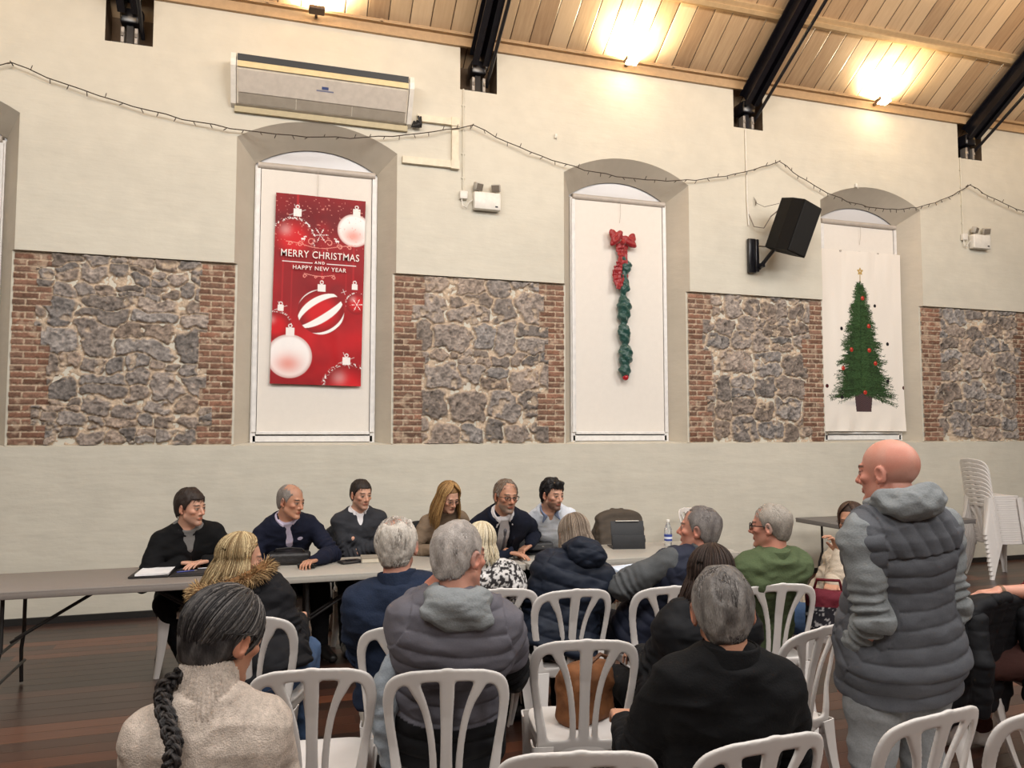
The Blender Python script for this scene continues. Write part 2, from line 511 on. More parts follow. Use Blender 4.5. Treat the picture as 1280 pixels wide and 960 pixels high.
t, c, g = board_mat('ceiling_boards', [(0.2, srgb(158, 130, 102)), (0.5, srgb(192, 166, 134)), (0.85, srgb(212, 188, 156))], .225, 0, .022, .5, .55, (6, .5, .5), .012)
M_CEIL = t.set(Base_Color=c, Roughness=.42, Specular_IOR_Level=.45)
t, c, g = board_mat('hardwood_floor', [(0.15, srgb(46, 32, 27)), (0.42, srgb(66, 42, 33)), (0.66, srgb(78, 48, 36)), (0.88, srgb(106, 62, 42))], .135, 1, .012, .3, .72, (.35, 6, 1), .002, 2.6)
M_FLOOR = t.set(Base_Color=c, Roughness=.30, Specular_IOR_Level=.5)

mb = MB()
mb.add([(-8, -5, 0), (16, -5, 0), (16, D + .1, 0), (-8, D + .1, 0)], [(0, 1, 2, 3)])
mb.add([(-8, -5, -.2), (16, -5, -.2), (16, D + .1, -.2), (-8, D + .1, -.2)], [(3, 2, 1, 0)])
tag(mb.build('floor', M_FLOOR), kind='structure')
mb = MB()
e = .5
mb.add([(-8.2, D + e, roofz(D + e)), (16.2, D + e, roofz(D + e)), (16.2, 1.5, roofz(1.5)), (-8.2, 1.5, roofz(1.5))], [(0, 1, 2, 3)])
mb.add([(-8.2, 1.5, roofz(1.5)), (16.2, 1.5, roofz(1.5)), (16.2, -5.2, roofz(1.5) - SLOPE * 6.7), (-8.2, -5.2, roofz(1.5) - SLOPE * 6.7)], [(0, 1, 2, 3)])
tag(mb.build('ceiling', M_CEIL), kind='structure')
M_TRIM = plain('painted_timber_trim', srgb(178, 148, 112), .5, bump=.2)
R34 = Rx(-math.degrees(math.atan(SLOPE)))
# cornice board and the moulding strips under the roof boards
mb = MB(); mb.box((4, D - .02, ZT - .06), (24, .04, .12)); mb.box((4, D - .045, ZT - .005), (24, .09, .03))
for p in PK: pass
tag(mb.build('trim_1', M_TRIM), kind='structure')
M_TRIM2 = plain('purlin_timber', srgb(184, 158, 122), .5, bump=.2)
for k, yy in enumerate((7.24, 6.0, 4.75, 3.5)):
    mb = MB(); mb.box((4, yy, roofz(yy) - .02), (24, .13, .035), R34); mb.box((4, yy, roofz(yy) - .045), (24, .05, .03), R34)
    tag(mb.build('trim_%d' % (7 + k), M_TRIM2), kind='structure')
mb = MB(); mb.box((4, D - .012, .03), (24, .024, .06)); tag(mb.build('baseboard_back', plain('black_skirting', srgb(30, 28, 27), .5)), kind='structure')

# ---- stone and brick panels, real relief with the colour of each stone
def stone_panel(idx, x0, x1, z0=1.60, z1=3.375, seed=1):
    rs = np.random.RandomState(seed); st = .0085
    nx = int((x1 - x0) / st) + 1; nz = int((z1 - z0) / st) + 1
    X, Z = np.meshgrid(np.linspace(x0, x1, nx), np.linspace(z0, z1, nz)); x = X.ravel() - x0; z = Z.ravel() - z0
    P3 = np.stack([x, np.full_like(x, seed * 3.1), z], 1)
    wx = x + .055 * fbm(P3 * 6, 3); wz = z + .05 * fbm(P3 * 6 + 31, 3)
    # seeds in irregular courses
    S = []; zz = 0.0
    while zz < (z1 - z0) + .1:
        h = rs.choice([.14, .20, .26, .32]); xx = rs.uniform(-.1, .1)
        while xx < (x1 - x0) + .2:
            wd = h * rs.uniform(.7, 1.9); 
            if rs.rand() < .25:
                for q in (0.27, .75): S.append((xx + wd / 2, zz + h * q, wd * .9, h * .55))
            else: S.append((xx + wd / 2, zz + h * .5 + rs.uniform(-.05, .05), wd * rs.uniform(.85, 1.1), h * rs.uniform(.8, 1.15)))
            xx += wd
        zz += h
    S = np.array(S)
    D1 = np.full(len(x), 9.); D2 = np.full(len(x), 9.); I1 = np.zeros(len(x), int)
    for i, (sx, sz, sw, sh) in enumerate(S):
        d = ((np.abs(wx - sx) / (sw * .5)) ** 3 + (np.abs(wz - sz) / (sh * .5)) ** 3) ** (1 / 3)
        c = d < D1; D2 = np.where(c, D1, np.minimum(D2, d)); I1 = np.where(c, i, I1); D1 = np.where(c, d, D1)
    gap = .12 + .10 * VNS(P3 * 5 + 11)
    edge = np.minimum(D2 - D1, 1.25 - D1)
    inside = sst(gap * .6, gap + .16, edge)
    relief = fbm(P3 * 22, 4) + .5 * np.abs(fbm(P3 * 14 + 3, 2)) - .2; rel2 = fbm(P3 * 60, 2)
    tone = rs.uniform(.60, 1.12, len(S))[I1]; warm = rs.uniform(-1, 1, len(S))[I1]
    grey = np.array(srgb(150, 139, 131))[None] * tone[:, None] * (1 + .42 * relief[:, None] + .26 * rel2[:, None]) * (1 + warm[:, None] * np.array([.10, .02, -.06]))
    mort = np.array(srgb(192, 172, 150))[None] * (1 + .15 * relief[:, None] + .10 * rel2[:, None])
    inside = inside * (1 - .75 * sst(.42, .8, fbm(P3 * 11 + 77, 3))); col = mort * (1 - inside[:, None]) + grey * inside[:, None]
    y = -(.034 * inside * (.55 + .45 * tone) + .014 * relief + .006 * rel2)
    # brick quoins at both sides
    bh = .061; row = np.floor(wz * .15 / .15 * 1 / bh * 0 + z / bh).astype(int); fr = z / bh - row
    W = x1 - x0
    rr = np.random.RandomState(seed + 50); rw = rr.choice([.19, .30, .24, .32], 60)
    blk = np.clip(row // 3, 0, 59); ql = rw[blk] + .012 * VNS(P3 * 9); qr = rw[(blk + 7) % 60] + .012 * VNS(P3 * 9 + 5)
    for side, dist, q in ((0, x, ql), (1, W - x, qr)):
        m = dist < q
        off = np.where(row % 2 == 0, 0.0, .11); bl = .215
        bu = (dist + off) / bl; bi = np.floor(bu).astype(int); fu = bu - bi
        ed = np.minimum(np.minimum(fu, 1 - fu) * bl, np.minimum(fr, 1 - fr) * bh)
        ed = ed + .003 * rel2
        ins = sst(.003, .010, ed) * (1 - .55 * sst(.25, .7, fbm(P3 * 16 + 9, 3)))
        tn = rr.rand(4000)[(row * 37 + bi * 11 + side * 501) % 4000]; hu = rr.rand(4000)[(row * 17 + bi * 5 + side * 77) % 4000]
        bc = (np.array(srgb(134, 102, 86))[None] * (.62 + .6 * tn)[:, None]) * (1 + (hu - .5)[:, None] * np.array([.16, -.02, -.10])) * (1 + .2 * relief[:, None] + .12 * rel2[:, None])
        mc = np.array(srgb(188, 168, 146))[None] * (1 + .12 * relief[:, None])
        cc = mc * (1 - ins[:, None]) + bc * ins[:, None]
        col = np.where(m[:, None], cc, col); y = np.where(m, -(.016 * ins + .003 * rel2), y)
    V = np.stack([X.ravel(), D + .048 + y, Z.ravel()], 1)
    ii = np.arange(nx * nz).reshape(nz, nx)
    Q = np.stack([ii[:-1, :-1].ravel(), ii[:-1, 1:].ravel(), ii[1:, 1:].ravel(), ii[1:, :-1].ravel()], 1)
    o = mesh_obj('trim_%d' % (20 + idx), V, Q, vcol('rubble_stone', .85, .5, 90, .16, .2), None, True, np.clip(col, 0, 1))
    tag(o, kind='structure')
for i in range(4):
    stone_panel(i, WC[i] + .79, WC[i + 1] - .79, seed=i + 2)

# ---- windows, blinds
M_WFRAME = plain('white_window_paint', srgb(226, 224, 222), .45)
t = NT('obscured_glass'); t.set(Base_Color=(.60, .60, .62), Roughness=.35, Specular_IOR_Level=.5); M_GLASS = t.m
M_BLIND = cloth('blind_fabric', srgb(228, 222, 214), .08, 160, .8, .02)
M_BLINDBOX = plain('blind_headrail', srgb(186, 176, 166), .45)
blind_desc = ['white roller blind down over the window cut by the left edge',
              'white roller blind behind the red Christmas banner',
              'white roller blind behind the red bow and green ribbon',
              'white roller blind behind the Christmas tree cloth']
for i in range(4):
    c = WC[i]
    wf = empty('window_%d' % (i + 1), (c, D + .3, 1.62)); tag(wf, kind='structure')
    mb = MB()
    for s in (-1, 1): mb.box((s * .60, -.03, 1.42), (.05, .05, 2.86))
    mb.box((0, -.03, .03), (1.2, .05, .06)); mb.box((0, -.01, 1.5), (1.2, .03, .05))
    mb.build('window_frame', M_WFRAME, wf)
    n = 14; R = (.64 ** 2 + .21 ** 2) / (2 * .21)
    P = [(-.64, 0), (.64, 0)] + [(.64 - 1.28 * k / n, 2.88 + .21 - R + math.sqrt(max(0, R * R - (.64 - 1.28 * k / n) ** 2))) for k in range(n + 1)]
    mb = MB(); mb.prism(P, 1, .0, .02); mb.build('glass_pane', M_GLASS, wf)
    b = empty('roller_blind', (c, D + .24, 1.70)); tag(b, blind_desc[i], 'roller blind', 'white roller blinds in the arched windows')
    nx, nz = 24, 40
    U, W_ = np.meshgrid(np.linspace(-.565, .565, nx), np.linspace(0.02, 2.74, nz))
    yy = .004 * np.sin(U.ravel() * 3 + c) + .003 * fbm(np.stack([U.ravel() * 2, U.ravel() * 0 + c, W_.ravel() * .6], 1), 2)
    ii = np.arange(nx * nz).reshape(nz, nx)
    Q = np.stack([ii[:-1, :-1].ravel(), ii[:-1, 1:].ravel(), ii[1:, 1:].ravel(), ii[1:, :-1].ravel()], 1)
    V = np.stack([U.ravel(), yy, W_.ravel()], 1); n = len(V)
    V2 = V + np.array([0, .004, 0]); mesh_obj('fabric', np.concatenate([V, V2]), np.concatenate([Q, Q[:, ::-1] + n]), M_BLIND, b)
    mb = MB(); mb.tube([(-.60, .0, 2.775), (.60, .0, 2.775)], .034, 12); mb.box((0, .03, 2.78), (1.2, .04, .06)); mb.build('roller', M_BLINDBOX, b, True)
    mb = MB(); mb.box((0, 0, .01), (1.14, .022, .03), bev=.006); mb.build('bottom_bar', M_WFRAME, b)
    for s in (-1, 1):
        mb = MB(); mb.box((s * .595, .0, 1.38), (.035, .03, 2.72)); mb.box((s * .575, -.004, 1.38), (.008, .03, 2.72)); mb.build('side_guide', M_WFRAME, b)
    mb = MB(); mb.tube([(0, -.04, 2.76), (.002, -.035, 2.62), (0, -.012, 2.5)], .0025, 5); mb.build('pull_cord', M_BLINDBOX, b)

# ---- trusses
M_BLACK = plain('black_gloss_steel', srgb(20, 20, 26), .28, bump=.15, var=.2)
M_SILVER = plain('worn_steel', srgb(150, 145, 140), .45, .6)
tdesc = ['black roof truss foot above the leftmost stone panel', 'black roof truss rising from the pocket right of the air conditioner',
         'black roof truss rising above the wall loudspeaker', 'black roof truss rising above the rightmost emergency light']
ang = math.degrees(math.atan(SLOPE))
for i, px in enumerate(PK):
    T = empty('roof_truss', (px, D + .1, 5.46)); tag(T, tdesc[i], 'roof truss', 'black trusses under the boarded roof')
    def pt(y, dz): return (0, y - (D + .1), roofz(y) - 5.46 + dz)
    mb = MB()
    a, b = Vector(pt(D - .02, -.26)), Vector(pt(1.7, -.16)); mid = (a + b) / 2; L = (b - a).length
    Rr = Matrix.Rotation(math.atan2(b.z - a.z, -(b.y - a.y)) * -1, 3, 'X')
    for s in (-1, 1):
        mb.box(mid + Vector((s * .035, 0, 0)), (.016, L, .20), Rr)
        mb.box(mid + Rr @ Vector((s * .062, 0, -.09)), (.07, L, .016), Rr)
    mb.box(mid + Rr @ Vector((0, 0, .10)), (.19, L, .014), Rr)
    mb.build('rafter', M_BLACK, T)
    mb = MB(); mb.tube([(.11, -.02, .10), (.11, -2.6, .08 + 2.6 * .62), (.11, -5.5, .08 + 5.5 * .62)], .020, 10); mb.build('tie_rod', M_BLACK, T, True)
    mb = MB(); mb.box((0, -.02, .27), (.17, .22, .15), bev=.02); mb.box((0, .0, .14), (.06, .14, .24)); mb.box((.07, -.05, .31), (.10, .10, .10), bev=.03); mb.build('shoe', M_BLACK, T, True)
    for s in (-1, 1):
        mb = MB(); mb.box((s * .06, -.06, .08), (.035, .10, .16), bev=.008); mb.tube([(s * .06, -.115, .06), (s * .06, -.11, .10)], .012, 8); mb.build('bracket', M_SILVER, T)
    mb = MB(); mb.box((0, .02, .008), (.30, .20, .016)); mb.build('base_plate', M_BLACK, T)
# conduit that runs under the roof boards
mb = MB(); mb.tube([(-8, D - .085, ZT + .0), (16, D - .085, ZT + .0)], .010, 8)
for k in range(20): mb.box((-7 + k * 1.15, D - .075, ZT), (.03, .03, .035))
tag(mb.build('lighting_conduit', M_TRIM, smooth=True), 'thin painted conduit running along the foot of the wooden roof', 'conduit')

# ---- floodlights on the cornice
t = NT('lamp_glow'); t.set(Base_Color=(1, .9, .7), Emission_Color=(1, .83, .55), Emission_Strength=60.0); M_GLOW = t.m
M_LAMPBODY = plain('brown_lamp_body', srgb(74, 58, 46), .4, .3)
ldesc = ['small floodlight under the roof above the air conditioner', 'lit floodlight on the cornice above the bow window', 'lit floodlight on the cornice above the Christmas tree cloth']
def uplight(x, y, flip, desc=None, front=True):
    L = empty('floodlight', (x, y, ZT - .03), 180 if flip else 0)
    tag(L, desc or 'floodlight on the far side of the hall', 'floodlight', 'floodlights aimed up at the roof')
    mb = MB(); mb.box((0, 0, -.035), (.16, .10, .05), Rx(-12), bev=.012); mb.box((0, .09, -.03), (.03, .12, .03)); mb.build('housing', M_LAMPBODY, L)
    mb = MB(); mb.box((0, -.008, -.004), (.12, .065, .012), Rx(-12)); mb.build('lens', M_GLOW, L)
    if front: mb = MB(); mb.box((0, -.02, -.066), (.13, .085, .012), Rx(-12)); mb.box((0, -.066, -.045), (.13, .012, .045), Rx(-12)); mb.build('tube', M_GLOW, L)
    d = bpy.data.lights.new('floodlight_beam', 'SPOT'); d.energy = 230 ; d.color = (1, .80, .50); d.spot_size = math.radians(172); d.spot_blend = .6; d.shadow_soft_size = .03
    o = bpy.data.objects.new('floodlight_beam', d); COL.objects.link(o); o.parent = L; o.location = (0, -.015, .025); o.rotation_euler = (math.radians(180 - 8), 0, 0)
for x, dsc in zip((.38, 3.89, 7.46), ldesc): uplight(x, D - .20, False, dsc, x > 1)
uplight(-3.1, D - .20, False, 'floodlight on the cornice above the window at the left'); uplight(10.9, D - .20, False, 'floodlight on the cornice right of the last truss')
# ------------------------------------------------------------------ white plastic chairs
def plastic(name, col):
    t = NT(name); v = t.coord()
    a = t.noise(v, 9, 4); c = t.ramp(a, [(.3, tuple(x * .93 for x in col)), (.7, col)])
    t.bump(t.noise(v, 500, 2), .08, .001)
    return t.set(Base_Color=c, Roughness=.42, Specular_IOR_Level=.45)
M_CHAIR = plastic('white_chair_plastic', srgb(226, 221, 217))

def seg2(x, z, a, b, ra, rb):
    ax, az = a; bx, bz = b; dx, dz = bx - ax, bz - az
    t = np.clip(((x - ax) * dx + (z - az) * dz) / (dx * dx + dz * dz), 0, 1)
    return np.sqrt((x - ax - t * dx) ** 2 + (z - az - t * dz) ** 2) - (ra + (rb - ra) * t)
def smin(a, b, k):
    h = np.clip(.5 + .5 * (b - a) / k, 0, 1); return b * (1 - h) + a * h - k * h * (1 - h)
def back_y(x, z):
    return -.185 - (z - .43) * .20 - .10 * np.clip(z - .70, 0, 1) + .9 * x * x * sst(.43, .6, z) * .9
def chair_back_mesh():
    F = Field((-.26, -.36, .36), (.26, -.10, .90), .0052)
    X = F.ax[0][:, None]; Z = F.ax[2][None, :]
    def cat(pts, n=6):
        P = np.array([pts[0]] + list(pts) + [pts[-1]], float); out = []
        for i in range(1, len(P) - 2):
            for k in range(n):
                t = k / n; a_, b_, c_, e_ = P[i - 1], P[i], P[i + 1], P[i + 2]
                out.append(.5 * (2 * b_ + (c_ - a_) * t + (2 * a_ - 5 * b_ + 4 * c_ - e_) * t * t + (3 * b_ - a_ - 3 * c_ + e_) * t ** 3))
        return out + [P[-2]]
    def stroke(pts):
        q = cat(pts); r = None
        for i in range(len(q) - 1):
            e = seg2(X, Z, q[i][:2], q[i + 1][:2], q[i][2], q[i + 1][2]); r = e if r is None else np.minimum(r, e)
        return r
    d = None
    for s in (-1, 1):
        for pts in ([(.168, .38, .024), (.174, .47, .021), (.190, .58, .018), (.206, .69, .018), (.208, .77, .021), (.186, .825, .024), (.130, .850, .024), (.06, .858, .024), (0, .860, .024)],
                    [(.046, .42, .0145), (.048, .54, .0135), (.060, .65, .0135), (.082, .74, .015), (.108, .80, .021), (.125, .84, .026)],
                    [(0, .42, .019), (0, .62, .0175), (0, .76, .022), (0, .85, .024)]):
            e = stroke([(s * p, q, r) for p, q, r in pts]); d = e if d is None else smin(d, e, .016)
    d = smin(d, seg2(X, Z, (-.16, .425), (.16, .425), .026, .026), .02)
    Y = F.ax[1][None, :, None]
    yc = back_y(F.ax[0][:, None, None], F.ax[2][None, None, :])
    dy = np.abs(Y - yc) - .0085
    dd = d[:, None, :]
    # curled rim: thicker along the outer edge
    F.F = np.clip(smax(dd, dy, .010), -CAP, CAP).astype(np.float32)
    return F.mesh()
def smax(a, b, k): return -smin(-a, -b, k)

def chair_seat_mesh():
    F = Field((-.27, -.26, .36), (.27, .28, .50), .0055)
    X = F.ax[0][:, None, None]; Y = F.ax[1][None, :, None]; Z = F.ax[2][None, None, :]
    hw = .185 + .022 * (Y + .2) / .42
    ax = np.abs(X) / hw; ay = np.abs(Y - .02) / .215
    e = ((ax ** 4 + ay ** 4) ** .25 - 1) * .2
    zt = .445 + .10 * X * X - .006 + .02 * np.clip(-(Y - .15), 0, 1) * 0 - .25 * np.clip(Y - .15, 0, 1) ** 2 * 4
    plate = smax(e, np.abs(Z - zt) - .009, .008)
    rim = smax(np.abs(e + .010) - .007, np.abs(Z - zt + .022) - .024, .006)
    F.F = np.clip(np.minimum(plate, rim), -CAP, CAP).astype(np.float32)
    return F.mesh()
def chair_leg_mesh(sx, front):
    mb = MB()
    if front: top, bot = Vector((sx * .178, .185, .43)), Vector((sx * .218, .245, .0))
    else: top, bot = Vector((sx * .170, -.165, .43)), Vector((sx * .205, -.275, .0))
    n = 10; P = []; F = []
    sy = 1 if front else -1
    for i in range(n + 1):
        u = i / n; c = top.lerp(bot, u) + Vector((sx, sy, 0)) * (-.010 * math.sin(u * math.pi))
        wd = .052 * (1 - u) ** 1.3 + .036; th = .006
        # angle profile: two flanges with a rounded corner
        prof = [(-wd, 0), (-wd * .5, .002), (-.008, 0), (0, -.008), (.002, -wd * .5), (0, -wd)]
        inn = [(-wd, -th), (-wd * .5, -th), (-.012, -th), (-th, -.012), (-th, -wd * .5), (-th, -wd)]
        for a, b in prof + inn[::-1]:
            P.append((c.x + sx * (a + wd * .5), c.y + sy * (b + wd * .5), c.z))
    m = 12
    for i in range(n):
        for k in range(m): F.append((i * m + k, i * m + (k + 1) % m, (i + 1) * m + (k + 1) % m, (i + 1) * m + k))
    F.append(tuple(range(m))); F.append(tuple(reversed(range(n * m, n * m + m))))
    mb.add(P, F); return mb
CH_BACK = CH_SEAT = None
def make_chair(label):
    r = empty('plastic_chair'); tag(r, label, 'chair')
    V, Q = chair_back_mesh(); mesh_obj('backrest', V, Q, M_CHAIR, r)
    V, Q = chair_seat_mesh(); mesh_obj('seat', V, Q, M_CHAIR, r)
    for s in (-1, 1):
        for fr in (True, False):
            o = chair_leg_mesh(s, fr).build('leg', M_CHAIR, r, True)
    return r
CHAIR0 = make_chair('chair'); _used = [False]
def chair(x, y, az, label, group='white plastic chairs around the meeting', z=0.0, tilt=0.0):
    if not _used[0]: c = CHAIR0; _used[0] = True
    else: c = clone(CHAIR0)
    c.location = (x, y, z); c.rotation_euler = (math.radians(tilt), 0, -math.radians(az))
    c['label'] = label; c['group'] = group
    return c
def chair_from_top(tx, ty, az, label, **k):
    a = math.radians(az); d = .275
    return chair(tx + math.sin(a) * d, ty + math.cos(a) * d, az, label, **k)
AUD = 'audience chairs facing the tables'
chair_from_top(.62, 2.73, 11, 'white plastic chair in front row of view, man in grey quilted vest sits on it', group=AUD)
chair_from_top(.16, 2.88, 8, 'empty white plastic chair right beside the woman with the black braid', group=AUD)
chair_from_top(1.245, 2.94, 13, 'white plastic chair with a brown handbag standing on its seat', group=AUD)
chair_from_top(1.58, 3.88, 2, 'white plastic chair behind the navy hooded puffer jacket', group=AUD)
chair_from_top(2.73, 3.68, 11, 'white plastic chair of the man in the green fleece', group=AUD)
chair_from_top(.80, 1.94, 14, 'chair back cut by the bottom edge, just left of the man in black fleece', group=AUD)
chair_from_top(1.34, 1.87, -3, 'chair back at the bottom edge right behind the man in black fleece', group=AUD)
chair_from_top(1.96, 1.88, -8, 'chair back at the bottom edge in front of the standing man', group=AUD)
chair_from_top(2.33, 1.80, 0, 'chair back cut by the lower right corner', group=AUD)
chair_from_top(2.28, 2.82, -19, 'empty white chair turned left, close left of the standing man', group=AUD)
chair_from_top(1.72, 2.72, -2, 'white chair beyond the balding man in black fleece, dark haired woman sits on it', group=AUD)
chair_from_top(2.12, 3.80, 4, 'white plastic chair of the man in navy vest with grey sleeves', group=AUD)
chair_from_top(1.20, 4.02, 6, 'white plastic chair behind the black and white patterned puffer jacket', group=AUD)
chair_from_top(-.09, 3.78, 17, 'white plastic chair behind the blonde woman in the fur trimmed parka', group=AUD)
chair_from_top(.60, 3.38, 10, 'white plastic chair behind the white haired man in navy fleece', group=AUD)
chair(-.14, 2.04, 2, 'chair of the woman with the black braid', group=AUD)
chair(3.50, 4.22, -62, 'white chair behind the standing man, woman in beige sweater sits on it', group=AUD)
chair(3.42, 3.30, -12, 'white chair at right edge with black coats hung over its back', group=AUD)
chair(4.02, 3.09, -70, 'chair of the person in maroon sweater cut by the right edge', group=AUD)
TB = 'chairs on the wall side of the tables'
for x, y, az, l in ((-.54, 6.26, 172, 'chair of the man in black half zip fleece at left end of tables'),
                    (.14, 6.42, 170, 'chair of the grey haired man in navy sweater'),
                    (.74, 6.68, 180, 'chair of the man in charcoal sweater, black coat on its back'),
                    (1.40, 6.58, 180, 'chair of the blonde woman in taupe top, black coat on its back'),
                    (1.86, 6.48, 182, 'chair of the man in navy suit and tie'),
                    (2.42, 6.55, 185, 'chair of the young man in the pale shirt'),
                    (3.30, 6.72, 185, 'empty chair behind the tablet, brown jacket over its back')):
    chair(x, y, az, l, group=TB)
chair(4.55, 7.35, 150, 'white chair by the wall seen just behind the head of the man in navy vest', group=TB)
STK = ['white plastic chair at the foot of the tall stack by the wall'] + ['white plastic chair in the stack by the wall, %s from the bottom' % n for n in ('second', 'third', 'fourth', 'fifth', 'sixth', 'seventh', 'eighth', 'ninth', 'tenth')] + ['topmost white plastic chair of the tall stack by the wall']
for k in range(11):
    chair(8.38 - .008 * k, 7.13, 100, STK[k], group='stacked white chairs', z=.0 + k * .052, tilt=0)

# ------------------------------------------------------------------ folding tables
def table_top_mesh(L, W, h=.74, th=.045):
    mb = MB(); mb.box((0, 0, h - .008), (L, W, .016), bev=.007)
    for s in (-1, 1):
        mb.box((0, s * (W / 2 - .012), h - th / 2 - .004), (L - .02, .022, th), bev=.006)
        mb.box((s * (L / 2 - .012), 0, h - th / 2 - .004), (.022, W - .02, th), bev=.006)
    return mb
M_TMETAL = plain('dark_table_frame', srgb(58, 56, 56), .45, .6)
def folding_table(x, y, az, L, W, col, name, label, group=None):
    T = empty('folding_table', (x, y, 0), az); tag(T, label, 'table', group)
    m = plain(name, col, .5, bump=.25, bscale=260, var=.03)
    table_top_mesh(L, W).build('table_top', m, T, True)
    for s in (-1, 1):
        mb = MB(); xx = s * (L / 2 - .26)
        for q in (-1, 1):
            mb.tube([(xx, q * .24, .71), (xx, q * .24, .36), (xx + s * .02, q * .27, .24), (xx + s * .02, q * (W / 2 - .06), .012)], .0125, 8)
        for zz in (.68, .34, .16): mb.tube([(xx, -.26 - .02 * (zz < .2), zz), (xx, .26 + .02 * (zz < .2), zz)], .010, 8)
        mb.build('leg_frame', M_TMETAL, T, True)
        for q in (-1, 1):
            mb = MB(); mb.tube([(s * .10, q * .03, .695), (xx, q * .05, .36)], .009, 8); mb.build('folding_brace', M_TMETAL, T, True)
    return T
TG = 'folding tables set end to end'
folding_table(-.915, 5.85, 0, 1.83, .72, srgb(134, 126, 120), 'table_plastic_dark', 'dark grey folding table at the left end, black folder on it', TG)
folding_table(.93, 5.85, 0, 1.83, .72, srgb(174, 169, 160), 'table_plastic_light', 'pale grey middle folding table with handbag and book', TG)
folding_table(2.775, 5.86, 0, 1.83, .72, srgb(173, 168, 159), 'table_plastic_light2', 'pale grey folding table with the tablet and water bottle', TG)
folding_table(6.70, 7.13, 0, 1.86, .74, srgb(112, 108, 106), 'table_plastic_wall', 'dark grey folding table standing empty by the wall at the right')
# ------------------------------------------------------------------ people
def smin_np(a, b, k): return smin(a, b, k)
T_MALE = [(-.12, .150, .105, .01), (-.04, .176, .125, -.01), (.05, .172, .122, -.005), (.14, .158, .112, .0), (.24, .158, .112, .0), (.33, .172, .120, .0), (.40, .172, .112, -.005), (.45, .135, .085, -.01), (.49, .085, .065, -.012), (.54, .06, .058, -.012)]
T_FEM = [(-.12, .155, .110, .01), (-.04, .182, .130, -.01), (.05, .168, .118, -.005), (.14, .138, .100, .0), (.24, .138, .104, .005), (.33, .152, .118, .012), (.40, .150, .100, .0), (.45, .118, .075, -.008), (.49, .072, .056, -.01), (.54, .052, .050, -.01)]

def ik(S, H, l1, l2, pole):
    S, H = np.array(S, float), np.array(H, float); d = H - S; L = np.linalg.norm(d)
    if L > (l1 + l2) * .995: H = S + d / L * (l1 + l2) * .995; d = H - S; L = np.linalg.norm(d)
    a = (l1 * l1 - l2 * l2 + L * L) / (2 * L); h = math.sqrt(max(1e-6, l1 * l1 - a * a)); u = d / L
    p = np.array(pole, float); p = unit(p - u * (p @ u))
    return S + u * a + p * h, H

class Rig:
    pass
def rig(crown, pelvis, body_az, head_az, pitch=0, roll=0, s=1.0, female=False, seated=True, hands=None, poles=None, knees=None, feet=None, sw=1.0, neck=None, belly=0.0, lift=.028):
    g = Rig(); g.s = s; g.az = body_az; g.loc = (pelvis[0], pelvis[1], 0)
    Rb = np.array(Rz(body_az)); g.Rb = Rb
    loc = lambda p: Rb.T @ (np.array(p, float) - np.array(g.loc))
    g.Rh = np.array(Rz(head_az - body_az) @ Rx(pitch) @ Ry(roll))
    g.Hc = loc(crown) - g.Rh[:, 2] * .120 * s
    g.P = np.array((0, 0, pelvis[2]), float)
    g.nb = g.Hc + s * (-.105 * g.Rh[:, 2] + np.array((0, -.03, -.045)) - .01 * g.Rh[:, 1]) + np.array((0, 0, lift)) if neck is None else np.array(neck, float)
    Zt = unit(g.nb - g.P); Xt = unit(np.array((1, 0, 0)) - Zt * Zt[0]); Yt = np.cross(Zt, Xt)
    g.T = np.stack([Xt, Yt, Zt], 1); g.L = np.linalg.norm(g.nb - g.P) / .50
    tab = np.array(T_FEM if female else T_MALE); tab = tab.copy(); tab[:, 0] *= g.L; tab[:, 1] *= s * sw; tab[:, 2] *= s * (1 + (sw - 1) * .8); tab[:, 3] *= s
    if belly: 
        m = np.exp(-((tab[:, 0] / g.L - .10) / .12) ** 2); tab[:, 2] += belly * m * .5; tab[:, 3] += belly * m * .5
    g.tab = tab; g.female = female; g.sw = sw
    g.loc3 = loc
    tl = lambda x, y, z: g.P + g.T @ np.array((x, y, z))
    g.tl = tl
    if hands: hands = {k: (tuple(loc(v[:3])) if len(v) == 4 else v) for k, v in hands.items()}
    if feet: feet = {k: (tuple(loc(v[:3])) if len(v) == 4 else v) for k, v in feet.items()}
    if knees: knees = {k: (tuple(loc(v[:3])) if len(v) == 4 else v) for k, v in knees.items()}
    shw = (.150 if female else .172) * s * sw
    g.sh = {k: tl(sg * shw, -.005, .405 * g.L) for k, sg in (('L', -1), ('R', 1))}
    hands = hands or {}; poles = poles or {}
    g.el, g.wr = {}, {}
    for k, sg in (('L', -1), ('R', 1)):
        h = hands.get(k, (sg * .10, .33 * s, g.P[2] + .11))
        e, w = ik(g.sh[k], h, .285 * s, .255 * s, poles.get(k, (sg * .35, -.5, -.9))); g.el[k] = e; g.wr[k] = w
    g.hip = {k: g.P + np.array((sg * .095 * s, 0.01, -.02)) for k, sg in (('L', -1), ('R', 1))}
    g.kn, g.an, g.ft = {}, {}, {}
    for k, sg in (('L', -1), ('R', 1)):
        if seated:
            g.kn[k] = np.array((knees or {}).get(k, (sg * .15, .43 * s, g.P[2] - .03)), float)
            g.an[k] = np.array((feet or {}).get(k, (sg * .14, .40 * s, .09)), float)
        else:
            g.kn[k] = np.array((knees or {}).get(k, (sg * .11, .03, g.P[2] * .53)), float)
            g.an[k] = np.array((feet or {}).get(k, (sg * .12, -.01, .09)), float)
        g.ft[k] = g.an[k] + np.array((sg * .02, .15 * s, -.05))
    return g

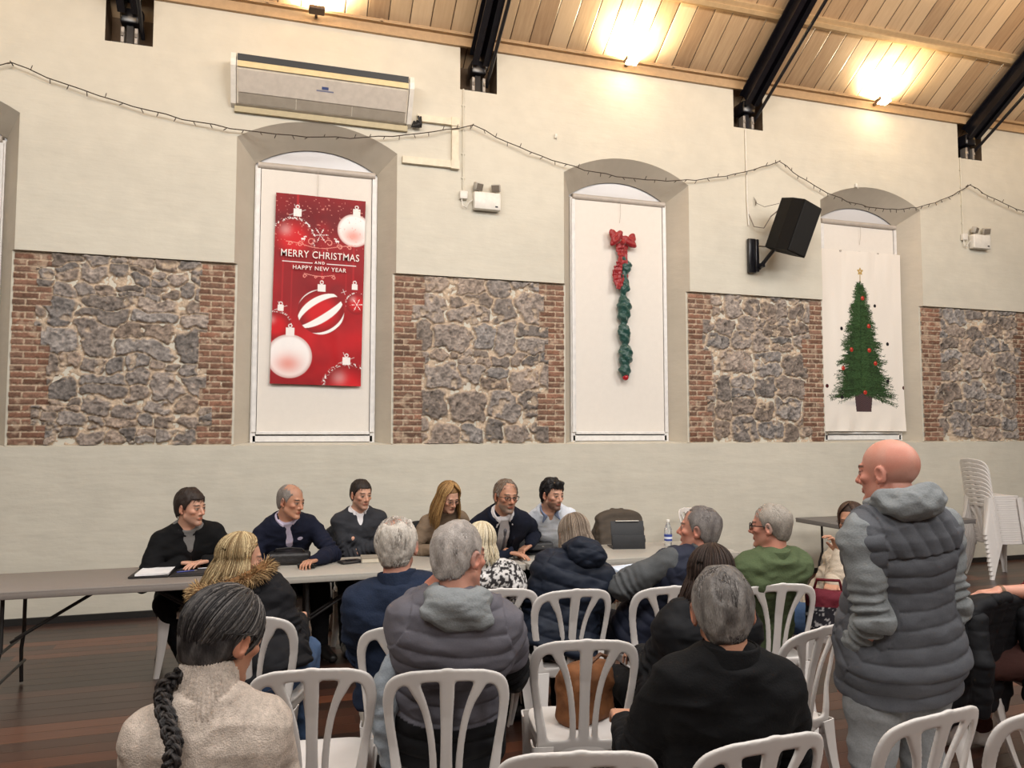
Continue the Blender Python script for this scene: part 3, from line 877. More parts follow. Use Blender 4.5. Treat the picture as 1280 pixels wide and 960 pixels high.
def head_prims(F, tf, R, s, k0=1.0, fem=False, age=0):
    """skull, face, ears; tf maps head-local to field coordinates"""
    E = lambda c, r, k=.012, RR=None, cut=False: F.ell(tf(c), tuple(x * s for x in r), R @ (np.eye(3) if RR is None else RR), k, cut)
    C = lambda a, b, ra, rb, k=.01, cut=False: F.cone(tf(a), tf(b), ra * s, rb * s, k, cut)
    E((0, -.016, .032), (.076, .097, .087), 0)
    E((0, .022, -.030), (.057, .066, .086), .025)
    C((-.048, .004, -.054), (-.013, .067, -.098), .016, .015, .02); C((.048, .004, -.054), (.013, .067, -.098), .016, .015, .02)
    E((0, .073, -.099), (.020, .016, .015), .012)
    C((-.034, .077, .022), (.034, .077, .022), .010, .010, .012)
    for q in (-1, 1):
        E((q * .042, .058, -.020), (.018, .021, .015), .014)
        E((q * .031, .094, .000), (.017, .012, .010), .008, cut=True)
        E((q * .031, .0745, .000), (.0135, .0135, .0125), .002)
        C((q * .017, .086, .0105), (q * .046, .077, .0085), .0035, .003, .004)
        C((q * .011, .088, -.036), (q * .012, .090, -.036), .008, .008, .006)
        # ear: pinna with a hollow
        Re = np.array(Rz(q * 24) @ Rx(-12))
        E((q * .0805, -.010, -.004), (.0085, .019, .032), .004, Re)
        E((q * .0875, -.006, -.002), (.006, .010, .019), .003, Re, cut=True)
        E((q * .078, -.001, -.030), (.006, .009, .010), .004, Re)
    C((0, .082, .014), (0, .103, -.027), .0065, .0105, .008)
    E((0, .105, -.031), (.011, .010, .010), .006)
    C((-.019, .079, -.062), (.019, .079, -.062), .0055, .0055, .006); C((-.013, .084, -.0595), (.013, .084, -.0595), .0045, .0045, .004)
    C((-.012, .0825, -.069), (.012, .0825, -.069), .006, .006, .004)

def hand_prims(F, w, d, nrm, side, s, curl=30, spread=4, thumb=35):
    """w wrist, d finger direction, nrm outward normal of the palm's back, side +1 right / -1 left"""
    d = unit(d); nrm = unit(np.array(nrm, float) - d * (np.array(nrm, float) @ d)); x = np.cross(d, nrm) * side   # towards the thumb
    x = unit(x)
    pal = lambda a, b, c: np.array(w) + (x * a + d * b + nrm * c) * s
    F.cone(pal(0, -.02, 0), pal(0, .012, 0), .026 * s, .024 * s, .008)
    F.box(pal(0, .052, 0), (.039 * s, .044 * s, .0125 * s), np.stack([x, d, nrm], 1), .011, .010)
    F.ell(pal(.026, .030, -.008), (.016 * s, .028 * s, .013 * s), np.stack([x, d, nrm], 1), .008)
    for i, (ox, ln, r) in enumerate(((.0295, .072, .0085), (.010, .080, .0088), (-.0095, .075, .0084), (-.028, .060, .0075))):
        a0 = math.radians((1.2 - i) * spread); p = pal(ox, .090 if i < 3 else .084, 0)
        dd = unit(d * math.cos(a0) + x * math.sin(a0)); ang = 0
        for j, fr in enumerate((.45, .31, .24)):
            ang += math.radians(curl * (.7, 1.0, .6)[j] * (1 + .06 * i)); v = dd * math.cos(ang) - nrm * math.sin(ang)
            q = p + v * ln * fr * s; F.cone(p, q, r * (1, .93, .85)[j] * s, r * (.93, .85, .74)[j] * s, .0025 if j else .004); p = q
    p = pal(.030, .022, -.006); a = math.radians(thumb)
    v1 = unit(d * math.cos(a) + x * math.sin(a) - nrm * .25); q = p + v1 * .042 * s; F.cone(p, q, .013 * s, .0105 * s, .006)
    v2 = unit(d * math.cos(a * .5) + x * math.sin(a * .5) - nrm * .4); F.cone(q, q + v2 * .034 * s, .0105 * s, .0085 * s, .003)

def body_mesh(g, h, palm=None, curl=None, hand_dir=None):
    s = g.s; pts = [g.Hc + (0, 0, .14 * s), g.Hc, g.P, *g.sh.values(), *g.el.values(), *g.wr.values(), *g.hip.values(), *g.kn.values(), *g.an.values(), *g.ft.values()]
    pts = np.array(pts); lo = pts.min(0) - .16; hi = pts.max(0) + .16; lo[2] = max(lo[2], -.01)
    F = Field(lo, hi, h)
    F.loft(g.P, g.T, g.tab, -.12 * g.L, .50 * g.L, 0, .02)
    tf = lambda c: g.Hc + g.Rh @ (np.array(c, float) * s)
    F.cone(g.tl(0, -.005, .46 * g.L), tf((0, -.028, -.055)), .062 * s * (.88 if g.female else 1), .053 * s * (.85 if g.female else 1), .03)
    for k, sg in (('L', -1), ('R', 1)):
        F.ell(g.tl(sg * .135 * s * g.sw, -.005, .36 * g.L), (.050 * s, .070 * s, .09 * s), g.T, .03)
        F.cone(g.tl(sg * .04, -.012, .475 * g.L), g.sh[k] + g.T @ np.array((-sg * .03, 0, .0)), .038 * s, .048 * s, .03)
        F.chain([g.sh[k], (g.sh[k] + g.el[k]) / 2, g.el[k]], [.048 * s, .044 * s, .037 * s], .02)
        fm = g.el[k] * .7 + g.wr[k] * .3
        F.chain([g.el[k], fm, g.wr[k]], [.038 * s, .040 * s, .026 * s], .01)
        F.chain([g.hip[k], g.hip[k] * .5 + g.kn[k] * .5, g.kn[k]], [.088 * s, .080 * s, .056 * s], .03)
        F.chain([g.kn[k], g.kn[k] * .7 + g.an[k] * .3, g.an[k]], [.053 * s, .054 * s, .036 * s], .02)
        F.cone(g.an[k] + (0, -.03, -.045), g.ft[k], .036 * s, .03 * s, .02)
        dr = (hand_dir or {}).get(k, g.wr[k] - g.el[k]); nr = (palm or {}).get(k, (0, -.1, 1))
        hand_prims(F, g.wr[k], dr, nr, 1 if k == 'L' else -1, s, (curl or {}).get(k, 28))
    head_prims(F, tf, g.Rh, s, fem=g.female)
    return F.mesh()

def lerp3(a, b, t): return a * (1 - t)[:, None] + np.array(b)[None] * t[:, None]
def body_color(g, V, skin, flush=.5, fuzz=None, fuzzcol=(.3, .28, .26), beard=0, beardcol=(.2, .18, .17), brow=(.10, .07, .05), lips=None, eyes=(.08, .05, .03), spots=0.0, browth=1.0):
    q = ((V - g.Hc) @ g.Rh) / g.s; x, y, z = q.T; ax = np.abs(x)
    n = fbm(q * 30, 3)
    c = np.array(skin)[None] * (1 + .05 * n)[:, None]
    head = sst(.24, .16, np.linalg.norm(q, axis=1))
    red = np.array(skin) * np.array((1.04, .76, .70))
    t = flush * head * (np.exp(-((ax - .045) / .022) ** 2 - ((z + .025) / .022) ** 2 - ((y - .055) / .04) ** 2) + np.exp(-(x / .014) ** 2 - ((z + .028) / .018) ** 2) * sst(.08, .10, y) + .9 * sst(.066, .08, ax) * sst(-.04, -.03, z) * sst(.035, .025, z))
    c = lerp3(c, red, np.clip(t, 0, .85))
    if spots: c = lerp3(c, red, np.clip(spots * sst(.1, .9, fbm(q * 14 + 5, 3) + .35) * head, 0, .7))
    if fuzz is not None:
        top, side = fuzz                              # amount on top of the head and at the sides
        line = np.interp(y, [-.12, -.05, .0, .02, .06, .1], [-.075, -.065, -.005, .01, .055, .075])
        m = head * sst(0, .014, z - line) * np.where(z > .06, top, side) * (.8 + .35 * n)
        c = lerp3(c, fuzzcol, np.clip(m, 0, 1))
    if beard:
        m = head * sst(.0, .02, y) * np.maximum(sst(-.045, -.058, z), sst(.045, .055, ax) * sst(-.005, -.03, z) * sst(.0, .02, y) * .9) * sst(-.135, -.12, z)
        m *= 1 - np.exp(-(x / .020) ** 2 - ((z + .065) / .008) ** 2) * .8
        c = lerp3(c, beardcol, np.clip(m * beard * (.85 + .4 * n), 0, 1))
    m = head * np.exp(-((ax - .031) / .019) ** 4 - ((z - .0225 - .0025 * (1 - ((ax - .031) / .02) ** 2)) / (.0048 * browth)) ** 4) * sst(.055, .065, y)
    c = lerp3(c, np.array(brow) * .7, np.clip(m * 1.1, 0, 1))
    lipc = np.array(skin) * np.array((.80, .42, .40)) if lips is None else np.array(lips)
    m = head * np.exp(-(x / .021) ** 4 - ((z + .0645) / .0078) ** 4) * sst(.072, .078, y); c = lerp3(c, lipc, np.clip(m * .85, 0, 1))
    m = head * np.exp(-(x / .020) ** 4 - ((z + .0645) / .0022) ** 2) * sst(.072, .078, y); c = lerp3(c, lipc * .35, np.clip(m * .8, 0, 1))
    m = head * np.exp(-((ax - .031) / .0135) ** 4 - ((z - .0005) / .0052) ** 4) * sst(.07, .078, y)
    c = lerp3(c, (.36, .31, .28), np.clip(m, 0, 1))
    m = head * np.exp(-((ax - .031) / .0075) ** 4 - ((z - .0005) / .0068) ** 4) * sst(.07, .08, y); c = lerp3(c, eyes, np.clip(m, 0, 1))
    m = head * np.exp(-((ax - .031) / .0170) ** 4 - ((z - .0070) / .0030) ** 2) * sst(.062, .070, y); c = lerp3(c, np.array(brow) * .5, np.clip(m * 1.0, 0, 1))
    return np.clip(c, 0, 1)

def hair_shell(g, t, col, parent, name='hair', bald=None, line=None, h=.0042, rough=.005, grey=None, nape=-.075, front=.070, stretch=(10, 10, 40), side=0.0, lift=0.0, scalp_thin=0.0, dirn=None, quiff=0.0):
    F = Field((-.14, -.17, -.15), (.14, .15, .18), h); I = np.eye(3)
    F.ell((0, -.016, .032), (.076 + t + side, .097 + t, .087 + t + lift), I, 0)
    F.ell((0, -.050, -.022), (.058 + t, .050 + t, .062 + t), I, .03)
    if quiff: F.ell((0, .062, .100), (.050, .030, .020 + quiff), I, .02)
    X = F.ax[0][:, None, None]; Y = F.ax[1][None, :, None]; Z = F.ax[2][None, None, :]
    ys = [-.15, -.05, -.020, .004, .016, .030, .055, .075, .11]
    zs = line or [nape, nape + .015, -.030, .022, -.012, .020, front - .012, front, front + .004]
    zl = np.interp(Y, ys, zs) + .012 * (np.abs(X) / .07) ** 2 * sst(.03, .06, Y) * 1.5
    F.F = np.clip(smax(F.F, (zl - Z) * .8, .004), -CAP, CAP).astype(np.float32)
    for q in (-1, 1): F.ell((q * .083, -.008, -.006), (.016, .019, .034), I, .003, cut=True)
    V, Q = F.mesh(); N = vnormals(V, Q)
    st = np.array(stretch, float)
    a = fbm(V * np.array((34, 34, 12)), 3); V2 = V + N * (rough * a)[:, None]
    nn = fbm(V * np.array((50, 50, 16)) + 9, 2); n2 = fbm(V * 9 + 4, 2)
    c = np.array(col)[None] * (1 + .14 * nn + .08 * n2)[:, None]
    if grey is not None:
        gm = np.clip((grey[1] + .5 * n2 + .5 * nn) * (sst(.09, .0, V[:, 2]) * .7 + .3), 0, 1); c = lerp3(c, grey[0], gm)
    if bald is not None:
        for (bc, br, amt) in bald:
            r = np.sqrt((((V - np.array(bc)) / np.array(br)) ** 2).sum(1)) + .25 * nn
            m = sst(1.15, .75, r); V2 = V2 - N * (m * (t + .004) * amt)[:, None]
    Vw = V2 * g.s @ g.Rh.T + g.Hc
    o = mesh_obj(name, Vw, Q, vcol('hair', .55, .6, 330, .30, .35, stretch=(1, 1, .3)), parent, True, np.clip(c, 0, 1)); return o

def cropped(g, parent, n, length, col, alt, t=.006, seed=1, thick=.0011, bald=(), front=.072, lift=.25, part=0.0, mixp=1.5):
    """short separate hairs lying over the scalp, combed back and down"""
    rs = np.random.RandomState(seed); paths, rad, cols = [], [], []
    ys = [-.15, -.05, -.020, .004, .016, .030, .055, .075, .11]; zs = [-.070, -.058, -.028, .026, .000, .024, front - .010, front, front + .004]
    C = np.array((0, -.016, .032)); R = np.array((.077, .098, .088)) + t
    while len(paths) < n:
        a = unit(rs.normal(0, 1, 3)); p = C + a * R
        if p[2] < C[2] - .03: 
            C2 = np.array((0, -.050, -.022)); p = C2 + a * (np.array((.059, .051, .063)) + t)
            if p[1] > -.03: continue
            nrm = unit(a / np.array((.059, .051, .063)))
        else: nrm = unit(a / R)
        if p[2] < np.interp(p[1], ys, zs): continue
        if abs(p[0]) > .06 and abs(p[1] + .008) < .022 and p[2] < .032: continue
        k = 1.0
        for bc, br, am in bald:
            if (((p - np.array(bc)) / np.array(br)) ** 2).sum() < 1.1 + rs.rand() * .3: k = 0 if rs.rand() < am * .9 else .6
        if not k: continue
        d = np.array((p[0] * 2.5 + part, -.35 if p[1] < .05 else -.1, -.9 if p[2] < .09 else -.25)) + rs.normal(0, .22, 3)
        d = unit(d - nrm * (d @ nrm)); L = length * rs.uniform(.6, 1.2)
        P = [p - nrm * .003 + d * L * u + nrm * (lift * L * (u - u * u * 1.15)) - nrm * (L * u) ** 2 * 5.5 for u in (0, .35, .7, 1)]
        paths.append(np.array(P)); rad.append(thick * rs.uniform(.7, 1.3)); m = rs.rand() ** mixp
        cols.append((np.array(col) * (1 - m) + np.array(alt) * m) * rs.uniform(.8, 1.15))
    return strands(g, parent, paths, rad, cols, 'cropped_hair', 3)

def strands(g, parent, paths, rad, cols, name='hair', nside=4):
    """paths: list of point arrays in head-local metres; one mesh"""
    VV, QQ, CC = [], [], []; b = 0
    for i, P in enumerate(paths):
        P = np.array(P) * g.s @ g.Rh.T + g.Hc if not getattr(P, 'absolute', False) else np.array(P)
        n = len(P); T = np.gradient(P, axis=0); T /= np.linalg.norm(T, axis=1, keepdims=True) + 1e-9
        ref = np.cross(T, np.array((0.3, .2, 1.))); ref /= np.linalg.norm(ref, axis=1, keepdims=True) + 1e-9; B = np.cross(T, ref)
        u = np.linspace(0, 1, n); r = rad[i] * np.clip(np.minimum(1.0, (1 - u) * 5 + .15), 0, 1)
        ring = np.stack([P + (ref * math.cos(a) + B * math.sin(a)) * r[:, None] for a in 2 * math.pi * np.arange(nside) / nside], 1)
        VV.append(ring.reshape(-1, 3)); idx = b + np.arange(n * nside).reshape(n, nside)
        QQ.append(np.stack([idx[:-1], np.roll(idx[:-1], -1, 1), np.roll(idx[1:], -1, 1), idx[1:]], -1).reshape(-1, 4))
        CC.append(np.repeat(np.array(cols[i])[None], n * nside, 0)); b += n * nside
    return mesh_obj(name, np.concatenate(VV), np.concatenate(QQ), vcol('hair', .5), parent, True, np.clip(np.concatenate(CC), 0, 1))

def long_hair(g, parent, col, alt, length=.20, n=420, seed=1, thick=.0030, part=.01, vol=.012, wave=.006, front=55, spread=.03, inward=0.0, back_shift=0.0, tight=False, shell=True):
    rs = np.random.RandomState(seed); paths, rad, cols = [], [], []; n = int(n * 1.9); thick *= .62
    for i in range(n):
        lay = rs.rand(); R = np.array((.080, .101, .091)) + vol * (.25 + .75 * lay)
        ph = rs.uniform(0, 2 * math.pi) if rs.rand() < .68 else math.radians(90) + rs.uniform(-1, 1) * math.radians(front)
        fd = (math.degrees(ph) - 90 + 180) % 360 - 180            # angle from the face direction
        end = ph
        if abs(fd) < front: end = math.radians(90 + math.copysign(front + rs.uniform(0, 18), fd if abs(fd) > 2 else rs.choice([-1, 1])))
        st = rs.uniform(.02, .35); pts = []
        for u in np.linspace(0, 1, 9):
            th = st + (1.78 - st) * u; e = ph + (end - ph) * min(1, u * 1.35)
            pts.append(np.array((math.sin(th) * math.cos(e) * R[0] + part * (1 - u), math.sin(th) * math.sin(e) * R[1] - .016, math.cos(th) * R[2] + .032)))
        p = pts[-1]; L = max(.02, length * rs.uniform(.82, 1.08) + p[2]); w0 = rs.uniform(0, 6.28); o = np.array((math.cos(end), math.sin(end) * .8, 0))
        for u in np.linspace(0, 1, 9)[1:]:
            q = p + np.array((0, -back_shift * u, -L * u)) + o * (spread * math.sin(u * 2.2) - inward * u * u) + np.array((math.sin(u * 7 + w0), math.cos(u * 6 + w0), 0)) * wave * u
            pts.append(q)
        paths.append(np.array(pts)); rad.append(thick * rs.uniform(.6, 1.3))
        m = rs.rand() ** 1.5; cols.append(np.array(col) * (1 - m) + np.array(alt) * m)
    o = strands(g, parent, paths, rad, cols)
    if shell: hair_shell(g, .004, tuple(np.array(col) * .9), o, 'under_hair', rough=.002, line=[-.10, -.09, -.05, -.03, -.02, .015, .062, .080, .084])
    return o

def wrinkle(V, N, seed, amp, sc=7.0):
    P = V + seed * 3.7
    a = fbm(P * np.array((sc, sc, sc * 1.6)), 3); r = 1 - np.abs(fbm(P * np.array((sc * .9, sc * .9, sc * 1.9)) + 20, 2)) * 2.4
    return V + N * (amp * (a + .55 * r - .3))[:, None]

def garment(g, name, mat, parent, infl=.016, arm=.016, zlo=-.06, zhi=.500, sleeves=True, quilt=None, yoke=None, cut=None, h=.0065, wr=.007, seed=0, cuff=1.0, drape=0.0, shoulder=0.0, flare=0.014, color=None, upper_only=False, extra=None, sleeve_len=1.0, neck_r=.0):
    s = g.s
    pts = [g.tl(0, 0, zlo * g.L), g.tl(0, 0, zhi * g.L), *g.sh.values()]
    if sleeves: pts += [*g.el.values(), *g.wr.values()]
    pts = np.array(pts); lo = pts.min(0) - .27; hi = pts.max(0) + .27; lo[2] = max(lo[2], g.P[2] + zlo * g.L - .12)
    tight = np.array(pts); pad = np.array((.19, .21, .13)); lo = np.minimum(tight.min(0) - pad, g.P - np.array((.26, .24, 9))); hi = np.maximum(tight.max(0) + pad, g.P + np.array((.26, .26, 0)))
    lo[2] = tight.min(0)[2] - .1
    F = Field(lo, hi, h); tab = g.tab.copy()
    if flare: tab[:, 1] += flare * np.clip(.2 - tab[:, 0] / g.L, 0, .3) / .3; tab[:, 2] += flare * .8 * np.clip(.2 - tab[:, 0] / g.L, 0, .3) / .3
    F.loft(g.P, g.T, tab, zlo * g.L, zhi * g.L, infl, .02, .012)
    for sg in (-1, 1): F.ell(g.tl(sg * .135 * s * g.sw, -.005, .36 * g.L), (.055 * s + infl, .075 * s + infl, .095 * s + infl), g.T, .04)
    for k, sg in (('L', -1), ('R', 1)):
        F.cone(g.tl(sg * .04, -.012, .475 * g.L), g.sh[k] + g.T @ np.array((-sg * .03, 0, .0)), .038 * s + infl * .8, .050 * s + infl + shoulder, .035)
        if sleeves:
            w = g.el[k] + (g.wr[k] - g.el[k]) * sleeve_len
            F.chain([g.sh[k], (g.sh[k] + g.el[k]) / 2 + np.array((0, 0, -drape)), g.el[k]], [.050 * s + arm, .046 * s + arm, .040 * s + arm], .022)
            F.chain([g.el[k], (g.el[k] * .45 + w * .55) + np.array((0, 0, -drape)), w], [.040 * s + arm, .037 * s + arm, .029 * s + arm * .75 * cuff], .01)
    if extra: extra(F)
    if cut: cut(F)
    V, Q = F.mesh(); V = relax(V, Q, 1, .4); N = vnormals(V, Q)
    lc = (V - g.P) @ g.T
    ins = np.clip(fbm(V * 1 + 1, 1), -1, 1) * 0
    arm_t = np.full(len(V), -1.0); dmin = np.full(len(V), .11)
    for k in ('L', 'R'):
        for a, b, off in ((g.sh[k], g.el[k], 0.0), (g.el[k], g.wr[k], np.linalg.norm(g.el[k] - g.sh[k]))):
            ab = b - a; t = np.clip((V - a) @ ab / (ab @ ab), 0, 1); d = np.linalg.norm(V - a - t[:, None] * ab, axis=1)
            inarm = (d < dmin) & (np.abs(lc[:, 0]) > .145 * s * g.sw) if off == 0 else (d < np.minimum(dmin, .09))
            dmin = np.where(inarm, d, dmin); arm_t = np.where(inarm, off + t * np.linalg.norm(ab), arm_t)
    if wr: V = wrinkle(V, N, seed, wr)
    # folds gather at the elbow and the waist
    if sleeves and wr:
        for k in ('L', 'R'):
            de = np.linalg.norm(V - g.el[k], axis=1); m = np.exp(-(de / .10) ** 2)
            V = V + N * (m * wr * 1.6 * np.sin(arm_t * 170 + 3 * fbm(V * 9, 2)))[:, None]
    if quilt:
        sp, amp = quilt
        u = np.where(arm_t >= 0, arm_t, lc[:, 2]) + .006 * fbm(V * 7 + seed, 2)
        if yoke is not None:
            yk = (lc[:, 2] > yoke * g.L) & (arm_t < 0)
            u = np.where(yk, (lc[:, 0] * 1.0 + lc[:, 2] * .45) * 1.0, u)
            V = V - N * (amp * 1.1 * np.exp(-((lc[:, 2] - yoke * g.L) / .004) ** 2) * (arm_t < 0))[:, None]
        w = np.abs(np.sin(math.pi * u / sp)) ** .55
        pin = .5 + .5 * fbm(np.stack([lc[:, 0] * 26, lc[:, 1] * 26, u * 30], 1), 2)
        V = V + N * (amp * (w - .75) + .0022 * pin * w)[:, None]
    o = mesh_obj(name, V, Q, mat, parent)
    if color is not None:
        c = color(V, lc, arm_t); a = o.data.color_attributes.new('Col', 'FLOAT_COLOR', 'POINT'); cc = np.ones((len(V), 4), np.float32); cc[:, :3] = np.clip(c, 0, 1); a.data.foreach_set('color', cc.ravel())
    return o

def trousers(g, mat, parent, infl=.014, name='trousers', seated=True, h=.008, seed=0, short=0.0, wr=.004, flare=0.0):
    s = g.s; pts = np.array([g.P, *g.hip.values(), *g.kn.values(), *g.an.values()]); lo = pts.min(0) - .2; hi = pts.max(0) + .2; lo[2] = max(lo[2], -.01)
    F = Field(lo, hi, h); F.loft(g.P, g.T, g.tab, -.12 * g.L, .02 * g.L, infl * .5, .03)
    for k in ('L', 'R'):
        an = g.an[k] + (0, 0, -.02 + short)
        F.chain([g.hip[k], (g.hip[k] + g.kn[k]) / 2, g.kn[k]], [.090 * s + infl, .082 * s + infl, .060 * s + infl], .03)
        F.chain([g.kn[k], (g.kn[k] + an) / 2, an], [.060 * s + infl, .055 * s + infl + flare, .046 * s + infl + flare], .015)
    V, Q = F.mesh(); V = relax(V, Q, 1, .4); N = vnormals(V, Q); V = wrinkle(V, N, seed + 9, wr, 8)
    return mesh_obj(name, V, Q, mat, parent)

def shoes(g, mat, parent, sole=None):
    for k, sg in (('L', -1), ('R', 1)):
        a = g.an[k]; t = g.ft[k]; s = g.s
        F = Field(np.minimum(a, t) - .12, np.maximum(a, t) + .12, .006)
        F.chain([a + (0, -.035, -.045), a * .5 + t * .5 + (0, 0, -.008), t + (0, .045 * s, -.006)], [.043 * s, .044 * s, .034 * s], .02)
        F.cone(a + (0, -.01, -.03), a + (0, -.01, .02), .045 * s, .046 * s, .02)
        F.box((a[0] * .5 + t[0] * .5, a[1] * .5 + t[1] * .5 - .0, -.05), (.3, .4, .052), None, .001, .001, cut=True)
        V, Q = F.mesh(); mesh_obj('shoe', V, Q, mat, parent)

def collar_ring(g, mat, parent, name='collar', r=.066, th=.008, z0=.455, z1=.52, open_front=0.0, tilt=0.0, out=.0, h=.0045, fy=.0, fwd=0.012):
    """band that stands round the neck"""
    s = g.s; a = g.tl(0, -.012, z0 * g.L); b = g.tl(0, fwd, z1 * g.L)
    ax = unit(b - a); F = Field(np.minimum(a, b) - .15, np.maximum(a, b) + .13, h)
    F.cone(a, b, (r + th + out) * s, (r + th) * s, 0)
    F.cone(a - ax * .12, b + ax * .12, r * s + out * s * .6, (r - .002) * s, .004, cut=True)
    for q, sg in ((b, 1), (a, -1)):                  # flat ends
        X, Y, Z = np.meshgrid(*F.ax, indexing='ij', sparse=True)
        d = ((X - q[0]) * ax[0] + (Y - q[1]) * ax[1] + (Z - q[2]) * ax[2]) * sg - (.0 if sg > 0 else .02)
        F.F = np.clip(smax(F.F, d, .005), -CAP, CAP).astype(np.float32)
    if open_front:
        F.box(g.tl(0, .1 * s, z1 * g.L), (open_front, .08, .06), g.T, .01, .004, cut=True)
    V, Q = F.mesh(); V = V + vnormals(V, Q) * (.0015 * fbm(V * 25, 2))[:, None]
    return mesh_obj(name, V, Q, mat, parent)

def hood(g, mat, parent, name='hood', r=.036, lump=(.115, .05, .10), drop=.06, back=.105, h=.006, wr=.006, zc=.465, frontr=.085, quilt=None, fsc=1.0, rr=.075):
    s = g.s; c = g.tl(0, -.02, zc * g.L); T = g.T
    P, R = [], []
    for k in range(13):
        a = math.radians(-62 + 304 * k / 12) if False else math.radians(-250 + 320 * k / 12 - 125 + 180)
        a = math.radians(90 + 38 + (360 - 76) * k / 12)
        P.append(c + T @ (np.array((math.cos(a) * rr * 1.05, math.sin(a) * rr, -.014 - .016 * math.sin(a) * 1.4)) * s)); R.append(r * s * (.72 + .28 * math.sin(math.pi * k / 12)))
    F = Field(c - .27, c + .22, h); F.chain(P, R, .02)
    F.ell(c + T @ (np.array((0, -back, -drop)) * s), tuple(x * s for x in lump), T, .035)
    F.cone(g.tl(0, -.012, .44 * g.L), g.tl(0, .012, .60 * g.L), .060 * s, .062 * s, .01, cut=True)
    V, Q = F.mesh(); V = relax(V, Q, 1, .4); N = vnormals(V, Q); V = wrinkle(V, N, 5, wr, 10)
    if quilt:
        lc = (V - c) @ T; V = V + vnormals(V, Q) * (quilt[1] * (np.abs(np.sin(math.pi * (lc[:, 2] + lc[:, 1] * .5) / quilt[0])) ** .5 - .7))[:, None]
    return mesh_obj(name, V, Q, mat, parent)

M_SKIN = vcol('skin', .50, .12, 320, .05, .4, .10)
M_SHOE = plain('dark_shoe', srgb(28, 26, 26), .4)
SK1 = srgb(204, 156, 132); SK2 = srgb(188, 138, 112); SK3 = srgb(200, 146, 126)

def person(label, g, skin, h=.0050, cat='person', palm=None, curl=None, hand_dir=None, **kw):
    V, Q = body_mesh(g, h, palm, curl, hand_dir)
    c = body_color(g, V, skin, **kw)
    o = mesh_obj('person', V, Q, M_SKIN, None, True, c)
    o.location = g.loc; o.rotation_euler = (0, 0, -math.radians(g.az)); tag(o, label, cat); return o

def glasses(g, parent, mat, r=.021, th=.0016, rect=.8, arms=True):
    F = MB(); s = g.s
    tf = lambda c: Vector(g.Hc + g.Rh @ (np.array(c, float) * s))
    for q in (-1, 1):
        P = []
        for k in range(17):
            a = 2 * math.pi * k / 16; cx, cz = math.cos(a), math.sin(a)
            P.append(tf((q * .032 + r * math.copysign(abs(cx) ** .7, cx), .098 - .004 * abs(cx), .0 + r * rect * math.copysign(abs(cz) ** .7, cz))))
        F.tube(P, th * s, 6, False)
        if arms: F.tube([tf((q * (.032 + r), .094, .004)), tf((q * .078, .06, .006)), tf((q * .082, .0, .008)), tf((q * .080, -.02, -.004))], th * s, 6)
    F.tube([tf((-.011, .1, .003)), tf((0, .103, .006)), tf((.011, .1, .003))], th * s, 6)
    return F.build('glasses', mat, parent, True)
# ------------------------------------------------------------------ the people in the hall
def W4(p): return (float(p[0]), float(p[1]), float(p[2]), 1)
C_ = cloth
M_BLK = C_('black_fleece', srgb(16, 16, 18), .5, 160); M_BLKT = C_('black_trouser', srgb(14, 14, 17), .2); M_NAVY = C_('navy_wool', srgb(22, 26, 44), .4)
M_CHAR = C_('charcoal_knit', srgb(52, 53, 58), .4, 260); M_TAUPE = C_('taupe_knit', srgb(128, 110, 92), .5); M_SUIT = C_('navy_suit', srgb(21, 25, 40), .2)
M_SHIRTG = C_('pale_shirt', srgb(228, 224, 226), .1); M_WSHIRT = C_('light_blue_shirt', srgb(222, 228, 238), .15); M_LILAC = C_('lilac_shirt', srgb(190, 180, 200), .1)
M_TIE = C_('grey_tie', srgb(108, 106, 112), .3); M_NFLEECE = C_('navy_fleece', srgb(30, 40, 60), .6, 120); M_GREYH = C_('grey_hoodie', srgb(132, 136, 138), .6, 150)
M_VESTG = C_('slate_quilt', srgb(90, 92, 98), .15, 200, .7); M_NPUFF = C_('navy_puffer', srgb(25, 32, 46), .15, 200, .6); M_GSLV = C_('grey_marl_sleeve', srgb(84, 86, 88), .5)
M_NVEST = C_('navy_vest_cloth', srgb(36, 40, 56), .15, 200, .7); M_GREEN = C_('green_fleece', srgb(84, 97, 68), .6, 120); M_BCOAT = C_('black_coat_cloth', srgb(19, 20, 24), .2, 180, .7)
M_OAT = vcol('oatmeal_knit', .95, .9, 260, .16, .15); M_BEIGE = C_('beige_knit', srgb(190, 176, 158), .6, 160); M_JEANS = C_('blue_jeans', srgb(74, 98, 134), .4, 300); M_RED = C_('maroon_knit', srgb(96, 26, 34), .5)
M_SWEATP = C_('grey_sweatpants', srgb(136, 138, 140), .4, 150); M_CREAM = C_('cream_trousers', srgb(208, 200, 186), .3); M_PARKA = C_('dark_parka', srgb(26, 26, 30), .3, 160, .8)
M_VC = vcol('patterned_cloth', .8, .4, 200, .10, .25); M_WIRE = plain('thin_dark_metal', srgb(40, 36, 36), .35, .6); M_STRAP = plain('black_rubber', srgb(18, 18, 20), .5)
M_TORT = plain('black_acetate', srgb(16, 15, 16), .3)

